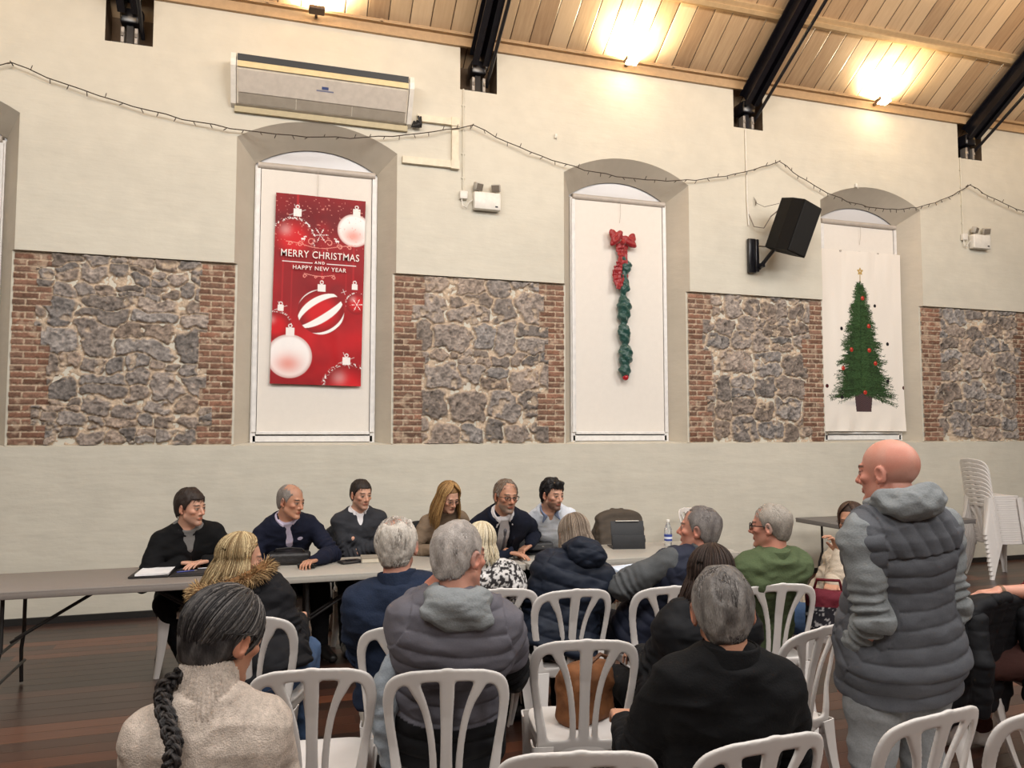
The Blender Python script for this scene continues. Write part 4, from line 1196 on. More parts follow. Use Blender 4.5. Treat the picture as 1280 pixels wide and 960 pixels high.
def vcut(top_w=.045, low=.30, low_w=.014):
    def f_(F, g_): F.cone(g_.tl(0, .09 * g_.s, .51 * g_.L), g_.tl(0, .150 * g_.s, low * g_.L), (top_w + .012) * g_.s, low_w, .006, cut=True)
    return f_
def shirt(g, p, mat, infl=.009, nm='shirt', zlo=.15): return garment(g, nm, mat, p, infl=infl, sleeves=False, zlo=zlo, zhi=.505, wr=.002, flare=0)
def flaps(g, parent, mat, sp=.034, drop=.055, name='shirt_collar', th=.006):
    s = g.s
    F = Field(g.tl(0, 0, .48 * g.L) - .16, g.tl(0, 0, .48 * g.L) + .16, .004)
    N = 9
    for sg in (-1, 1):
        P = [g.tl(sg * .070 * s * math.sin(a), -.008 + (-.074 * math.cos(a)) * s * 1.0, g.L * .512 - .028 * (a / 2.6) ** 2 * s) for a in np.linspace(1.2, 2.55, N)]
        for i in range(N - 1):
            F.cone(P[i], P[i + 1], .008 * s, .008 * s, .006); F.cone(P[i] + g.T @ np.array((0, 0, .014 * s)), P[i + 1] + g.T @ np.array((0, 0, .012 * s)), .006 * s, .006 * s, .006)
        q = P[-1]; F.cone(q, q + g.T @ np.array((sg * sp * s, .022 * s, -drop * s)), .012 * s, .004 * s, .008); F.cone(P[-2], q + g.T @ np.array((sg * sp * s, .020 * s, -drop * s)), .010 * s, .004 * s, .012)
    V, Q = F.mesh(); return mesh_obj(name, V, Q, mat, parent)
def watch(g, parent, k, mat=None, t=.06):
    d = unit(g.wr[k] - g.el[k]); c = g.wr[k] - d * .008
    mb = MB(); R = Vector(d).to_track_quat('Z', 'Y').to_matrix()
    mb.lathe([(.026 * g.s, -.009), (.0305 * g.s, -.009), (.0305 * g.s, .009), (.026 * g.s, .009)], Vector(c), 16, R); o = mb.build('watch', mat or M_STRAP, parent, True); return o
def emblem(g, parent, x, z, w, hgt, mat, name='chest_emblem', y=.152):
    mb = MB(); R = Matrix(g.T.tolist())
    c = Vector(g.tl(x, y, z * g.L)); mb.box(c, (w, .004, hgt), R, bev=.0015); return mb.build(name, mat, parent)

# ---- behind the tables
g = rig(at_d(240, 612, 5.5), (-.56, 6.40, .56), 165, 128, -4, 2, s=1.07, hands={'R': W4(at_z(226, 703, .79)), 'L': W4(at_z(258, 701, .80))}, poles={'R': (.8, -.1, -.8), 'L': (-.8, -.1, -.8)},
        knees={'L': (-.10, .40, .50), 'R': (.22, .34, .50)}, feet={'L': (-.02, .30, .09), 'R': (.05, .12, .11)})
p = person('man in black half zip fleece, leftmost of the people behind the tables', g, SK1, beard=.35, beardcol=srgb(96, 76, 66), curl={'L': 14, 'R': 20}, hand_dir={'R': (-1, .55, -.10), 'L': (1, .6, -.05)}, flush=.6)
hair_shell(g, .012, srgb(44, 33, 28), p, rough=.005, front=.060, lift=.006)
cropped(g, p, 600, .030, srgb(36, 27, 23), srgb(72, 54, 44), .011, 4, .0016, front=.060, part=.6)
garment(g, 'fleece', M_BLK, p, infl=.022, arm=.020, seed=1, cut=lambda F: vcut(.040, .36)(F, g)); shirt(g, p, C_('grey_tee', srgb(120, 118, 116)), .010)
collar_ring(g, M_BLK, p, r=.066, z0=.455, z1=.505, open_front=.022); trousers(g, M_BLKT, p, seed=1); shoes(g, M_SHOE, p); watch(g, p, 'L')
emblem(g, p, -.085, .25, .055, .012, M_SHIRTG, y=.155)
mb = MB(); mb.tube([g.tl(0, .146 * 1.07, .38 * g.L), g.tl(0, .150 * 1.07, .30 * g.L), g.tl(0, .150 * 1.07, .22 * g.L)], .003, 6); mb.build('zip', M_WIRE, p)

g = rig(at_d(367, 606, 5.7), (.14, 6.52, .56), 162, 133, -8, -2, s=1.04, hands={'L': W4(at_z(393, 700, .79)), 'R': W4((.10, 6.10, .80))}, poles={'L': (-1, -.1, -.5), 'R': (1, -.1, -.6)}, knees={'L': (-.13, .42, .52), 'R': (.13, .42, .52)})
p = person('grey haired man in navy sweater behind the black handbag', g, SK2, fuzz=(.22, .62), fuzzcol=srgb(120, 112, 106), flush=.7, brow=srgb(70, 56, 48), curl={'L': 40})
hair_shell(g, .004, srgb(126, 118, 112), p, rough=.002, bald=[((0, .03, .12), (.075, .09, .07), 1)], front=.075)
cropped(g, p, 500, .012, srgb(104, 96, 90), srgb(178, 170, 164), .004, 2, .0012, bald=[((0, .03, .12), (.075, .09, .07), .95)])
garment(g, 'sweater', M_NAVY, p, infl=.020, arm=.018, seed=2, cut=lambda F: vcut(.040, .36)(F, g)); shirt(g, p, M_LILAC); flaps(g, p, M_LILAC, .022, .05)
collar_ring(g, M_NAVY, p, r=.070, z0=.455, z1=.500, open_front=.030)
trousers(g, M_BLKT, p, seed=2); shoes(g, M_SHOE, p); emblem(g, p, -.085, .27, .020, .022, M_SHIRTG, y=.150)

g = rig(at_d(453, 600, 6.3), (.74, 6.66, .56), 178, 158, -7, 0, s=1.0, hands={'L': (.10, .235, .85), 'R': (-.13, .27, .80)}, poles={'L': (-1, -.2, -.4), 'R': (1, -.2, -.4)}, sw=.98)
p = person('man with crossed arms in charcoal sweater over white collar', g, SK1, beard=.4, beardcol=srgb(88, 70, 62), brow=srgb(36, 26, 22), hand_dir={'L': (.5, -.8, -.2), 'R': (-.8, -.5, .1)}, curl={'L': 50, 'R': 50})
hair_shell(g, .008, srgb(36, 28, 25), p, rough=.004, front=.062)
cropped(g, p, 500, .020, srgb(30, 23, 21), srgb(62, 48, 42), .007, 3, .0015, front=.062)
garment(g, 'sweater', M_CHAR, p, infl=.018, arm=.016, seed=3, cut=lambda F: vcut(.045, .37)(F, g)); shirt(g, p, M_SHIRTG); flaps(g, p, M_SHIRTG, .030, .055)
trousers(g, M_BLKT, p, seed=3); shoes(g, M_SHOE, p)

g = rig(at_d(564, 606, 6.1), (1.40, 6.56, .56), 172, 160, -24, 4, s=.95, female=True, hands={'L': W4((1.50, 6.05, .80)), 'R': W4((1.25, 6.02, .80))}, poles={'L': (-.55, -.15, -1), 'R': (.55, -.15, -1)})
p = person('woman with long blonde hair and glasses looking down at the tables', g, SK1, flush=.6, lips=srgb(170, 96, 90))
long_hair(g, p, srgb(126, 92, 54), srgb(196, 158, 104), .26, 480, 4, .0030, front=50, vol=.016, part=-.012, spread=.035)
garment(g, 'top', M_TAUPE, p, infl=.016, arm=.016, seed=4); collar_ring(g, M_TAUPE, p, r=.055, z0=.46, z1=.51); trousers(g, M_BLKT, p, seed=4); shoes(g, M_SHOE, p); glasses(g, p, M_WIRE, th=.0012)

g = rig(at_d(634, 600, 5.8), (1.82, 6.42, .56), 174, 171, -4, -2, s=1.05, hands={'R': W4(at_z(636, 690, .80)), 'L': W4(at_z(663, 680, .845))}, poles={'L': (-.55, -.15, -1), 'R': (.55, -.15, -1)})
p = person('bearded man with glasses in navy suit, grey tie and pale shirt', g, SK2, beard=.85, beardcol=srgb(122, 106, 94), flush=.8, brow=srgb(90, 74, 62), hand_dir={'R': (-1, .8, -.2), 'L': (1, .25, -.5)}, curl={'L': 45, 'R': 16})
hair_shell(g, .008, srgb(104, 84, 68), p, rough=.006, front=.078, bald=[((0, .085, .09), (.060, .05, .05), 1)], grey=(srgb(168, 158, 148), .55))
cropped(g, p, 500, .026, srgb(104, 82, 66), srgb(176, 166, 156), .010, 5, .0015, bald=[((0, .085, .09), (.055, .04, .045), .9)])
def lap(F):
    F.cone(g.tl(0, .105 * g.s, .50 * g.L), g.tl(0, .158 * g.s, .36 * g.L), .058 * g.s, .050 * g.s, .006, cut=True); F.cone(g.tl(0, .158 * g.s, .36 * g.L), g.tl(0, .178 * g.s, .14 * g.L), .054 * g.s, .022, .006, cut=True)
garment(g, 'suit_jacket', M_SUIT, p, infl=.026, arm=.020, seed=5, cut=lap, wr=.005, shoulder=.006); sh = shirt(g, p, M_SHIRTG, .010, zlo=.05); flaps(g, p, M_SHIRTG, .020, .045)
F = Field(g.tl(0, .15, .3 * g.L) - .25, g.tl(0, .15, .3 * g.L) + .25, .004); F.cone(g.tl(0, .108 * g.s, 0.466 * g.L), g.tl(0, .122 * g.s, .440 * g.L), .014, .010, .004); F.chain([g.tl(0, .128 * g.s, .43 * g.L), g.tl(0, .156 * g.s, .30 * g.L), g.tl(0, .156 * g.s, .10 * g.L)], [.009, .013, .017], .004)
V, Q = F.mesh(); mesh_obj('tie', V, Q, M_TIE, p)
for sg in (-1, 1):
    F = Field(g.tl(0, .1, .3 * g.L) - .3, g.tl(0, .1, .3 * g.L) + .3, .005)
    F.chain([g.tl(sg * .062 * g.s, .02, .475 * g.L), g.tl(sg * .072 * g.s, .118 * g.s, .40 * g.L), g.tl(sg * .052 * g.s, .150 * g.s, .28 * g.L), g.tl(sg * .016 * g.s, .158 * g.s, .15 * g.L)], [.010, .017, .016, .008], .006)
    V, Q = F.mesh(); mesh_obj('lapel', V, Q, M_SUIT, p)
trousers(g, M_SUIT, p, seed=5); shoes(g, M_SHOE, p); glasses(g, p, M_TORT, th=.0020, rect=.7); watch(g, p, 'R')

g = rig(at_d(692, 600, 6.1), (2.40, 6.60, .56), 178, 160, -6, 0, s=.99, hands={'R': W4((2.20, 6.14, .80)), 'L': W4((2.50, 6.14, .80))}, poles={'L': (-.55, -.15, -1), 'R': (.55, -.15, -1)})
p = person('young man with black quiff and beard in an open pale blue shirt', g, SK1, beard=.75, beardcol=srgb(46, 34, 30), brow=srgb(20, 15, 14), curl={'R': 45})
hair_shell(g, .013, srgb(22, 19, 20), p, rough=.010, front=.060, quiff=.010, lift=.010, side=-.004)
cropped(g, p, 600, .030, srgb(18, 15, 16), srgb(48, 42, 42), .013, 6, .0018, front=.066, lift=.7)
garment(g, 'shirt', M_WSHIRT, p, infl=.018, arm=.018, seed=6, cut=lambda F: vcut(.034, .40)(F, g), wr=.008); flaps(g, p, C_('blue_inner_collar', srgb(128, 140, 168)), .030, .05)
trousers(g, M_BLKT, p, seed=6); shoes(g, M_SHOE, p)

# ---- audience, far rows first
def sit(crown, chairxy, baz, haz, pitch=0, roll=0, fw=-.03, **k):
    a = math.radians(baz); return rig(crown, (chairxy[0] + math.sin(a) * fw, chairxy[1] + math.cos(a) * fw, .56), baz, haz, pitch, roll, **k)

g = sit(at_d(876, 633, 4.4), (2.14, 4.07), -4, -46, 6, 0, s=1.10, hands={'L': W4(at_d(792, 716, 4.55)), 'R': (.10, .36, .70)}, poles={'L': (-1, -.2, -.4)}, sw=1.0, belly=.02, fw=.05)
p = person('man in navy quilted vest with grey sleeves, turned left, holding papers', g, SK3, fuzz=(.35, .7), fuzzcol=srgb(96, 88, 84), flush=.8, spots=.4, curl={'L': 45})
hair_shell(g, .006, srgb(92, 86, 84), p, rough=.004, bald=[((0, .085, .075), (.07, .045, .05), 1)], grey=(srgb(140, 134, 130), .45))
cropped(g, p, 900, .018, srgb(84, 76, 72), srgb(160, 152, 146), .005, 7, .0012, bald=[((0, .085, .075), (.07, .045, .05), .9)])
garment(g, 'sleeved_top', M_GSLV, p, infl=.014, arm=.026, seed=7, wr=.008); garment(g, 'quilted_vest', M_NVEST, p, infl=.034, sleeves=False, quilt=(.055, .007), seed=7)
collar_ring(g, M_GSLV, p, r=.066, z0=.45, z1=.535, th=.010, out=.01); trousers(g, C_('dark_jeans', srgb(40, 44, 58)), p, seed=7); shoes(g, M_SHOE, p)

g = sit(at_d(962, 630, 4.4), (2.79, 3.95), 0, -42, 0, 0, s=1.07, sw=.98, fw=.07)
p = person('man in green fleece with black rimmed glasses, grey cropped hair', g, SK3, fuzz=(.4, .7), fuzzcol=srgb(150, 144, 136), flush=.6, spots=.4)
hair_shell(g, .006, srgb(158, 150, 140), p, rough=.004, front=.074, bald=[((0, .07, .085), (.06, .05, .04), .8)], grey=(srgb(120, 112, 104), .4))
cropped(g, p, 800, .018, srgb(128, 120, 112), srgb(200, 194, 184), .005, 8, .0012)
garment(g, 'fleece', M_GREEN, p, infl=.032, arm=.022, seed=8, wr=.010); collar_ring(g, M_GREEN, p, r=.064, z0=.45, z1=.515, th=.011, out=.012); trousers(g, M_BLKT, p, seed=8); shoes(g, M_SHOE, p); glasses(g, p, M_TORT, r=.023, th=.0028, rect=.75)

g = sit(at_d(712, 645, 4.55), (1.57, 4.15), 4, -8, -22, 0, s=1.0, female=True, sw=1.10, hands={'L': (-.12, .30, .72), 'R': (.10, .30, .72)})
p = person('person in navy hooded puffer jacket with greying straight bob, head bent', g, SK1, flush=.5)
long_hair(g, p, srgb(104, 88, 74), srgb(168, 152, 136), .15, 420, 6, .0028, vol=.010, front=48, spread=.015)
garment(g, 'puffer_jacket', M_NPUFF, p, infl=.050, arm=.028, quilt=(.095, .012), seed=9, drape=.015, shoulder=.012, wr=.009); hood(g, M_NPUFF, p, r=.048, lump=(.120, .065, .085), back=.095, drop=.005, zc=.535, quilt=(.06, .005), wr=.008)
trousers(g, M_BLKT, p, seed=9); shoes(g, M_SHOE, p)

def speckle(V, lc, at):
    n = fbm(V * 75, 3); return np.where((n > .02)[:, None], np.array(srgb(212, 208, 206))[None], np.array(srgb(48, 44, 46))[None]) * (1 + .2 * fbm(V * 12, 2))[:, None]
g = sit(at_d(601, 655, 4.35), (1.22, 4.28), 10, 24, -8, 0, s=.98, female=True, sw=1.05)
p = person('person in black and white speckled puffer jacket, mostly hidden behind grey vest man', g, SK1)
long_hair(g, p, srgb(206, 190, 158), srgb(236, 226, 204), .12, 360, 8, .0032, vol=.014, front=48, spread=.02)
garment(g, 'puffer_jacket', M_VC, p, infl=.042, arm=.026, quilt=(.085, .011), seed=10, color=speckle, h=.006, shoulder=.01); collar_ring(g, M_BCOAT, p, r=.062, z0=.45, z1=.52, th=.012, out=.01); trousers(g, M_BLKT, p, seed=10); shoes(g, M_SHOE, p)

g = sit(at_d(306, 670, 3.9), (-.01, 4.05), 12, 84, -4, 0, s=1.0, female=True, sw=1.08, hands={'L': (-.1, .30, .72), 'R': (.12, .30, .72)})
p = person('blonde woman in profile wearing a dark parka with a brown fur trimmed hood', g, SK1, flush=.7)
long_hair(g, p, srgb(118, 92, 58), srgb(222, 200, 156), .21, 680, 9, .0030, vol=.022, wave=.018, front=66, spread=.04, inward=.01, back_shift=.03)
garment(g, 'parka', M_PARKA, p, infl=.045, arm=.028, quilt=(.12, .007), seed=11, shoulder=.01, wr=.009, zhi=.50)
hd = hood(g, M_PARKA, p, r=.050, lump=(.13, .055, .09), back=.10, drop=.03, zc=.47)
rs = np.random.RandomState(4); paths, rad, cols = [], [], []
for i in range(2200):
    a = math.radians(rs.uniform(118, 422)); c0 = np.array((math.cos(a) * .165, math.sin(a) * .130 - .030, .050 - .045 * max(0, -math.sin(a))))
    d = unit(np.array((math.cos(a), math.sin(a), .1)) + rs.normal(0, .75, 3)); L = rs.uniform(.035, .075)
    b0 = g.tl(0, -.02, .485 * g.L) + g.T @ c0 + d * .006
    P = np.array([b0 + d * L * u + np.array((0, 0, -.012 * u * u)) for u in (0, .35, .7, 1)])
    paths.append((P - g.Hc) @ g.Rh / g.s); rad.append(.0019); m = rs.rand(); cols.append(np.array(srgb(86, 58, 36)) * (1 - m) + np.array(srgb(206, 174, 126)) * m)
o = strands(g, hd, paths, rad, cols, 'fur_trim'); F = Field(g.tl(0, 0, .47 * g.L) - .24, g.tl(0, 0, .47 * g.L) + .22, .006)
P = [g.tl(0, -.02, .48 * g.L) + g.T @ np.array((math.cos(a) * .163, math.sin(a) * .127 - .030, .050 - .045 * max(0, -math.sin(a)))) for a in np.radians(np.linspace(118, 422, 24))]
F.chain(P, [.032] * 24, .01); V, Q = F.mesh(); mesh_obj('fur_base', V, Q, C_('fur_base', srgb(120, 86, 54), .8, 90), hd)
trousers(g, M_JEANS, p, seed=11); shoes(g, M_SHOE, p)

g = sit(at_d(496, 648, 3.6), (.63, 3.65), 8, 22, -6, -3, s=1.10, sw=1.0)
p = person('white haired man with a pink balding crown in navy fleece, seen from behind', g, SK3, fuzz=(.1, .5), fuzzcol=srgb(190, 184, 176), flush=.6, spots=.6)
hair_shell(g, .012, srgb(196, 188, 178), p, rough=.009, front=.078, bald=[((0, -.035, .115), (.058, .075, .050), .9)], grey=(srgb(140, 132, 124), .25), nape=-.085, side=.002)
cropped(g, p, 1300, .034, srgb(160, 150, 140), srgb(226, 220, 212), .011, 9, .0014, bald=[((0, -.035, .115), (.058, .075, .050), .75)], lift=.5)
garment(g, 'fleece', M_NFLEECE, p, infl=.032, arm=.022, seed=12, wr=.010, shoulder=.005); collar_ring(g, M_NFLEECE, p, r=.070, z0=.44, z1=.535, th=.010, out=.014); trousers(g, M_CREAM, p, seed=12); shoes(g, M_SHOE, p)

def block(V, lc, at):
    up = np.array(srgb(98, 96, 104)); bk = np.array(srgb(18, 18, 21)); dk = ((lc[:, 2] < .13) & (at < 0)) | ((at > .20) & (lc[:, 0] > 0))
    return np.where(dk[:, None], bk[None], up[None])
g = sit(at_d(575, 653, 2.95), (.672, 3.00), 12, 56, -3, -3, s=1.10, sw=1.0, fw=.05, hands={'L': W4(at_d(534, 742, 2.97)), 'R': (.20, .30, .70)}, poles={'L': (-.3, 1, -.6), 'R': (.5, -.2, -.9)})
p = person('man in grey quilted jacket with pale hood, one hand on his neck', g, SK3, fuzz=(.7, .62), fuzzcol=srgb(150, 140, 134), flush=.8, spots=.6, palm={'L': (-.5, -.8, .3)}, hand_dir={'L': (.62, -.48, .62)}, curl={'L': 26})
hair_shell(g, .006, srgb(152, 144, 138), p, rough=.005, front=.076, bald=[((0, .09, .075), (.06, .04, .05), 1)], grey=(srgb(196, 188, 182), .35), lift=.006)
cropped(g, p, 1900, .014, srgb(118, 108, 102), srgb(214, 208, 204), .005, 10, .0011, front=.080, lift=.4, mixp=1.0)
garment(g, 'quilted_jacket', vcol('blocked_quilt', .7, .2, 180, .06, .25), p, infl=.040, arm=.022, quilt=(.072, .010), cuff=.4, seed=13, color=block, h=.0055, shoulder=.008, wr=.007)
hood(g, M_GREYH, p, r=.036, lump=(.128, .045, .055), back=.085, drop=.030, zc=.525, wr=.009); trousers(g, C_('washed_jeans', srgb(120, 128, 138)), p, seed=13); shoes(g, M_SHOE, p)

g = sit(at_d(886, 685, 3.3), (1.74, 3.02), 4, 18, -6, 0, s=1.0, female=True, sw=1.05)
p = person('woman with dark brown bob in black coat, behind the balding man in fleece', g, SK1)
long_hair(g, p, srgb(40, 29, 25), srgb(70, 52, 43), .19, 620, 12, .0030, vol=.020, front=45, spread=.04, wave=.010)
garment(g, 'coat', M_BCOAT, p, infl=.040, arm=.026, seed=14, wr=.011, shoulder=.008); hood(g, M_BCOAT, p, r=.036, lump=(.11, .04, .06), zc=.46); trousers(g, M_BLKT, p, seed=14); shoes(g, M_SHOE, p)

g = sit(at_d(899, 709, 2.38), (1.33, 2.13), 16, 26, -6, -3, s=1.10, sw=.86, lift=.050, fw=.05, hands={'L': (-.22, .30, .70), 'R': (.22, .28, .70)})
p = person('man in black fleece with thinning grey crown, nearest the camera at bottom', g, SK2, fuzz=(.35, .6), fuzzcol=srgb(96, 90, 86), flush=.7, spots=.3, h=.0042)
hair_shell(g, .008, srgb(92, 87, 84), p, rough=.005, h=.0036, front=.076, bald=[((.004, -.098, .075), (.046, .045, .046), .45)], grey=(srgb(150, 145, 140), .35), nape=-.088)
cropped(g, p, 2300, .024, srgb(66, 61, 59), srgb(160, 154, 150), .007, 11, .0011, bald=[((.004, -.098, .075), (.046, .045, .046), .80)])
garment(g, 'fleece', M_BLK, p, infl=.026, arm=.020, seed=15, wr=.009, shoulder=.008, h=.0055); collar_ring(g, M_BLK, p, r=.068, z0=.44, z1=.530, th=.009, out=.014); trousers(g, M_BLKT, p, seed=15); shoes(g, M_SHOE, p)

g = sit(at_d(1064, 629, 4.85), (3.46, 4.24), -70, -120, -4, 0, s=.98, female=True, fw=0.0, hands={'L': W4(at_d(1050, 693, 4.70)), 'R': W4(at_d(1036, 742, 4.5))}, poles={'L': (-.3, .2, -1), 'R': (.3, .2, -1)}, feet={'L': (-.10, .30, .09), 'R': (.12, .36, .09)})
p = person('woman in beige sweater and jeans half hidden by the standing man, hand raised', g, SK2, lips=srgb(150, 70, 66), palm={'L': (0, -1, .2)}, curl={'L': 40}, hand_dir={'L': (.2, .3, 1)})
long_hair(g, p, srgb(52, 36, 28), srgb(96, 68, 50), .10, 320, 14, .0028, vol=.008, front=44, spread=.0, inward=.03)
garment(g, 'sweater', M_BEIGE, p, infl=.020, arm=.024, seed=16, wr=.009); collar_ring(g, M_BEIGE, p, r=.055, z0=.46, z1=.50); trousers(g, M_JEANS, p, seed=16); shoes(g, M_SHOE, p); glasses(g, p, M_WIRE)

g = rig(at_d(1345, 640, 4.1), (3.98, 3.10, .56), -70, -80, 0, 0, s=1.0, hands={'L': W4(at_d(1226, 741, 3.90)), 'R': (.15, .30, .72)}, poles={'L': (.2, -.6, -.35)}, feet={'L': W4(at_z(1232, 862, .09)), 'R': (.15, .30, .09)})
p = person('person cut by the right edge in a maroon sweater, bare forearm over the coats', g, SK3, curl={'L': 25}, hand_dir={'L': (0, 1, -.15)})
hair_shell(g, .010, srgb(60, 50, 44), p)
garment(g, 'sweater', M_RED, p, infl=.02, arm=.02, seed=17, sleeve_len=.18); trousers(g, C_('brown_trousers', srgb(70, 44, 40)), p, seed=17, short=.06); shoes(g, plain('white_trainer', srgb(214, 208, 204), .5), p); watch(g, p, 'L', plain('tan_strap', srgb(120, 92, 70), .6))

# ---- woman with the braid, nearest at the left
def oat(V, lc, at):
    n = fbm(V * 120, 2) + .6 * fbm(V * 38, 2); b = np.array(srgb(196, 182, 170)); return b[None] * (1 + .16 * n)[:, None]
g = sit(at_d(297, 736, 1.97), (-.12, 2.06), 4, 50, -14, 4, s=1.0, female=True, fw=-.0, sw=.86)
p = person('woman with a long dark braid in oatmeal knitted turtleneck, nearest at lower left', g, SK2, flush=.6, h=.0042, brow=srgb(40, 30, 26))
hs = hair_shell(g, .010, srgb(40, 37, 38), p, rough=.002, h=.0036, line=[-.075, -.06, -.028, .020, .012, .028, .058, .078, .084], grey=(srgb(120, 116, 114), .10))
paths, rad, cols = [], [], []; rs = np.random.RandomState(21)
K = np.array((-.005, -.092, -.088))              # where the braid is gathered at the nape
for i in range(620):
    t0 = rs.rand(); sx = rs.choice([-1, 1]); R = np.array((.088, .109, .099)) * rs.uniform(.985, 1.02)
    if rs.rand() < .55: ph = math.radians(rs.uniform(2, 95)); th = math.acos(rs.uniform(.40, .97)) if ph < math.radians(60) else rs.uniform(.1, .95)
    else: ph = math.radians(rs.uniform(-90, 2)); th = rs.uniform(.3, 2.0)
    a = np.array((sx * math.cos(ph) * math.sin(th), math.sin(ph) * math.sin(th), math.cos(th)))
    kk = (K - np.array((0, -.016, .032))) / R; kk /= np.linalg.norm(kk); om = math.acos(np.clip(a @ kk, -1, 1)); pts = []
    dip = rs.uniform(.0, .18)
    for u in np.linspace(0, 1, 11):
        v = (math.sin((1 - u) * om) * a + math.sin(u * om) * kk) / (math.sin(om) + 1e-6) - np.array((0, 0, 1)) * dip * math.sin(math.pi * u) * abs(a[0]) * .5
        v /= np.linalg.norm(v)
        if abs(v[0]) > .8 and -.5 < v[1] < .35 and v[2] < -.08: v[2] = -.08; v /= np.linalg.norm(v)
        pts.append(np.array((0, -.016, .032)) + v * R)
    paths.append(np.array(pts)); rad.append(.0026 * rs.uniform(.7, 1.3)); m = rs.rand() ** 3 * (1.0 if a[1] > .2 else .45)
    cols.append(np.array(srgb(34, 31, 32)) * (1 - m) + np.array(srgb(128, 122, 118)) * m)
strands(g, hs, paths, rad, cols, 'combed_hair')
# the braid itself: three strands woven down the back
K0 = g.Hc + g.Rh @ (K * g.s); T0 = g.T
line_ = [K0, g.Hc + g.Rh @ (np.array((-.008, -.128, -.140)) * g.s)]
line_ += [g.tl(-.050, -.162, .43 * g.L), g.tl(-.080, -.172, .34 * g.L), g.tl(-.108, -.170, .20 * g.L), g.tl(-.125, -.172, .04 * g.L)]
def spl(P, n):
    P = [P[0]] + list(P) + [P[-1]]; out = []
    for i in range(1, len(P) - 2):
        for k in range(n):
            t = k / n; a_, b_, c_, e_ = P[i - 1], P[i], P[i + 1], P[i + 2]
            out.append(.5 * (2 * b_ + (c_ - a_) * t + (2 * a_ - 5 * b_ + 4 * c_ - e_) * t * t + (3 * b_ - a_ - 3 * c_ + e_) * t ** 3))
    return np.array(out + [P[-1]])
B = spl(line_, 26); sl = np.concatenate([[0], np.cumsum(np.linalg.norm(np.diff(B, axis=0), axis=1))]); paths, rad, cols = [], [], []
for st in range(3):
    for f in range(16):
        fo = rs.normal(0, .0034, 2); pp = []
        for i, s_ in enumerate(sl):
            wdt = .0125 * (1 - .35 * s_ / sl[-1]); phs = s_ * 2 * math.pi / .062 + st * 2 * math.pi / 3
            tn = unit(B[min(i + 1, len(B) - 1)] - B[max(i - 1, 0)]); sx_ = unit(np.cross(tn, T0[:, 1])); ny = np.cross(tn, sx_)
            pp.append(B[i] + sx_ * (wdt * math.sin(phs) + fo[0]) + ny * (wdt * .55 * math.sin(2 * phs) + fo[1]))
        paths.append((np.array(pp) - g.Hc) @ g.Rh / g.s); rad.append(.0040); m = rs.rand() ** 3 * .5; cols.append(np.array(srgb(30, 27, 28)) * (1 - m) + np.array(srgb(110, 100, 94)) * m)
strands(g, hs, paths, rad, cols, 'braid', 5)
garment(g, 'knitted_sweater', M_OAT, p, infl=.018, arm=.022, seed=18, h=.005, color=oat, wr=.006, shoulder=.006, zhi=.50)
o = collar_ring(g, M_OAT, p, 'turtleneck', r=.054, z0=.455, z1=.560, th=.012, out=.010, h=.0036, fwd=.020)
vs = np.array([v.co[:] for v in o.data.vertices]); lc = (vs - g.tl(0, 0, .5 * g.L)) @ g.T; an = np.arctan2(lc[:, 1], lc[:, 0])
vs2 = vs + vnormals(vs.astype(np.float32), np.array([q.vertices[:] for q in o.data.polygons])) * (.0028 * np.cos(an * 44))[:, None]
o.data.vertices.foreach_set('co', vs2.astype(np.float32).ravel()); cc = np.ones((len(vs), 4), np.float32); cc[:, :3] = oat(vs, lc, None); o.data.color_attributes.new('Col', 'FLOAT_COLOR', 'POINT').data.foreach_set('color', cc.ravel())
trousers(g, M_BLKT, p, seed=18); shoes(g, M_SHOE, p)

# ---- the standing man
g = rig(at_d(1106, 549, 2.88), (2.27, 2.36, .93), 4, -24, -2, 0, s=1.04, seated=False, sw=.95, belly=.04, lift=.055, hands={'L': (-.165, .07, .86), 'R': (.165, .10, .88)}, poles={'L': (-.12, -1, 0), 'R': (.2, -1, 0)})
p = person('bald standing man in grey quilted vest over grey hooded sweatshirt', g, srgb(206, 148, 130), hand_dir={'L': (.3, .5, -1), 'R': (-.2, .3, -1)}, fuzz=(.0, .12), fuzzcol=srgb(170, 150, 140), flush=.6, spots=.5, h=.0042)
garment(g, 'sweatshirt', M_GREYH, p, infl=.012, arm=.024, seed=19, wr=.011, zlo=-.10, cuff=.9)
garment(g, 'quilted_vest', M_VESTG, p, infl=.030, sleeves=False, quilt=(.062, .009), yoke=.345, seed=19, h=.0048, zlo=-.165, flare=.052, wr=.005)
hood(g, M_GREYH, p, r=.044, lump=(.105, .045, .050), back=.070, drop=.010, zc=.520, wr=.010, rr=.082); trousers(g, M_SWEATP, p, seated=False, seed=19, flare=.012, wr=.008, infl=.016, h=.007); shoes(g, plain('grey_trainer', srgb(120, 120, 120), .6), p)
mb = MB(); mb.box(g.tl(-.165 * 1.18, .045, .0 * g.L), (.012, .012, .07), Matrix(g.T.tolist()), bev=.003); mb.build('zip_pull', M_SILVER, p)
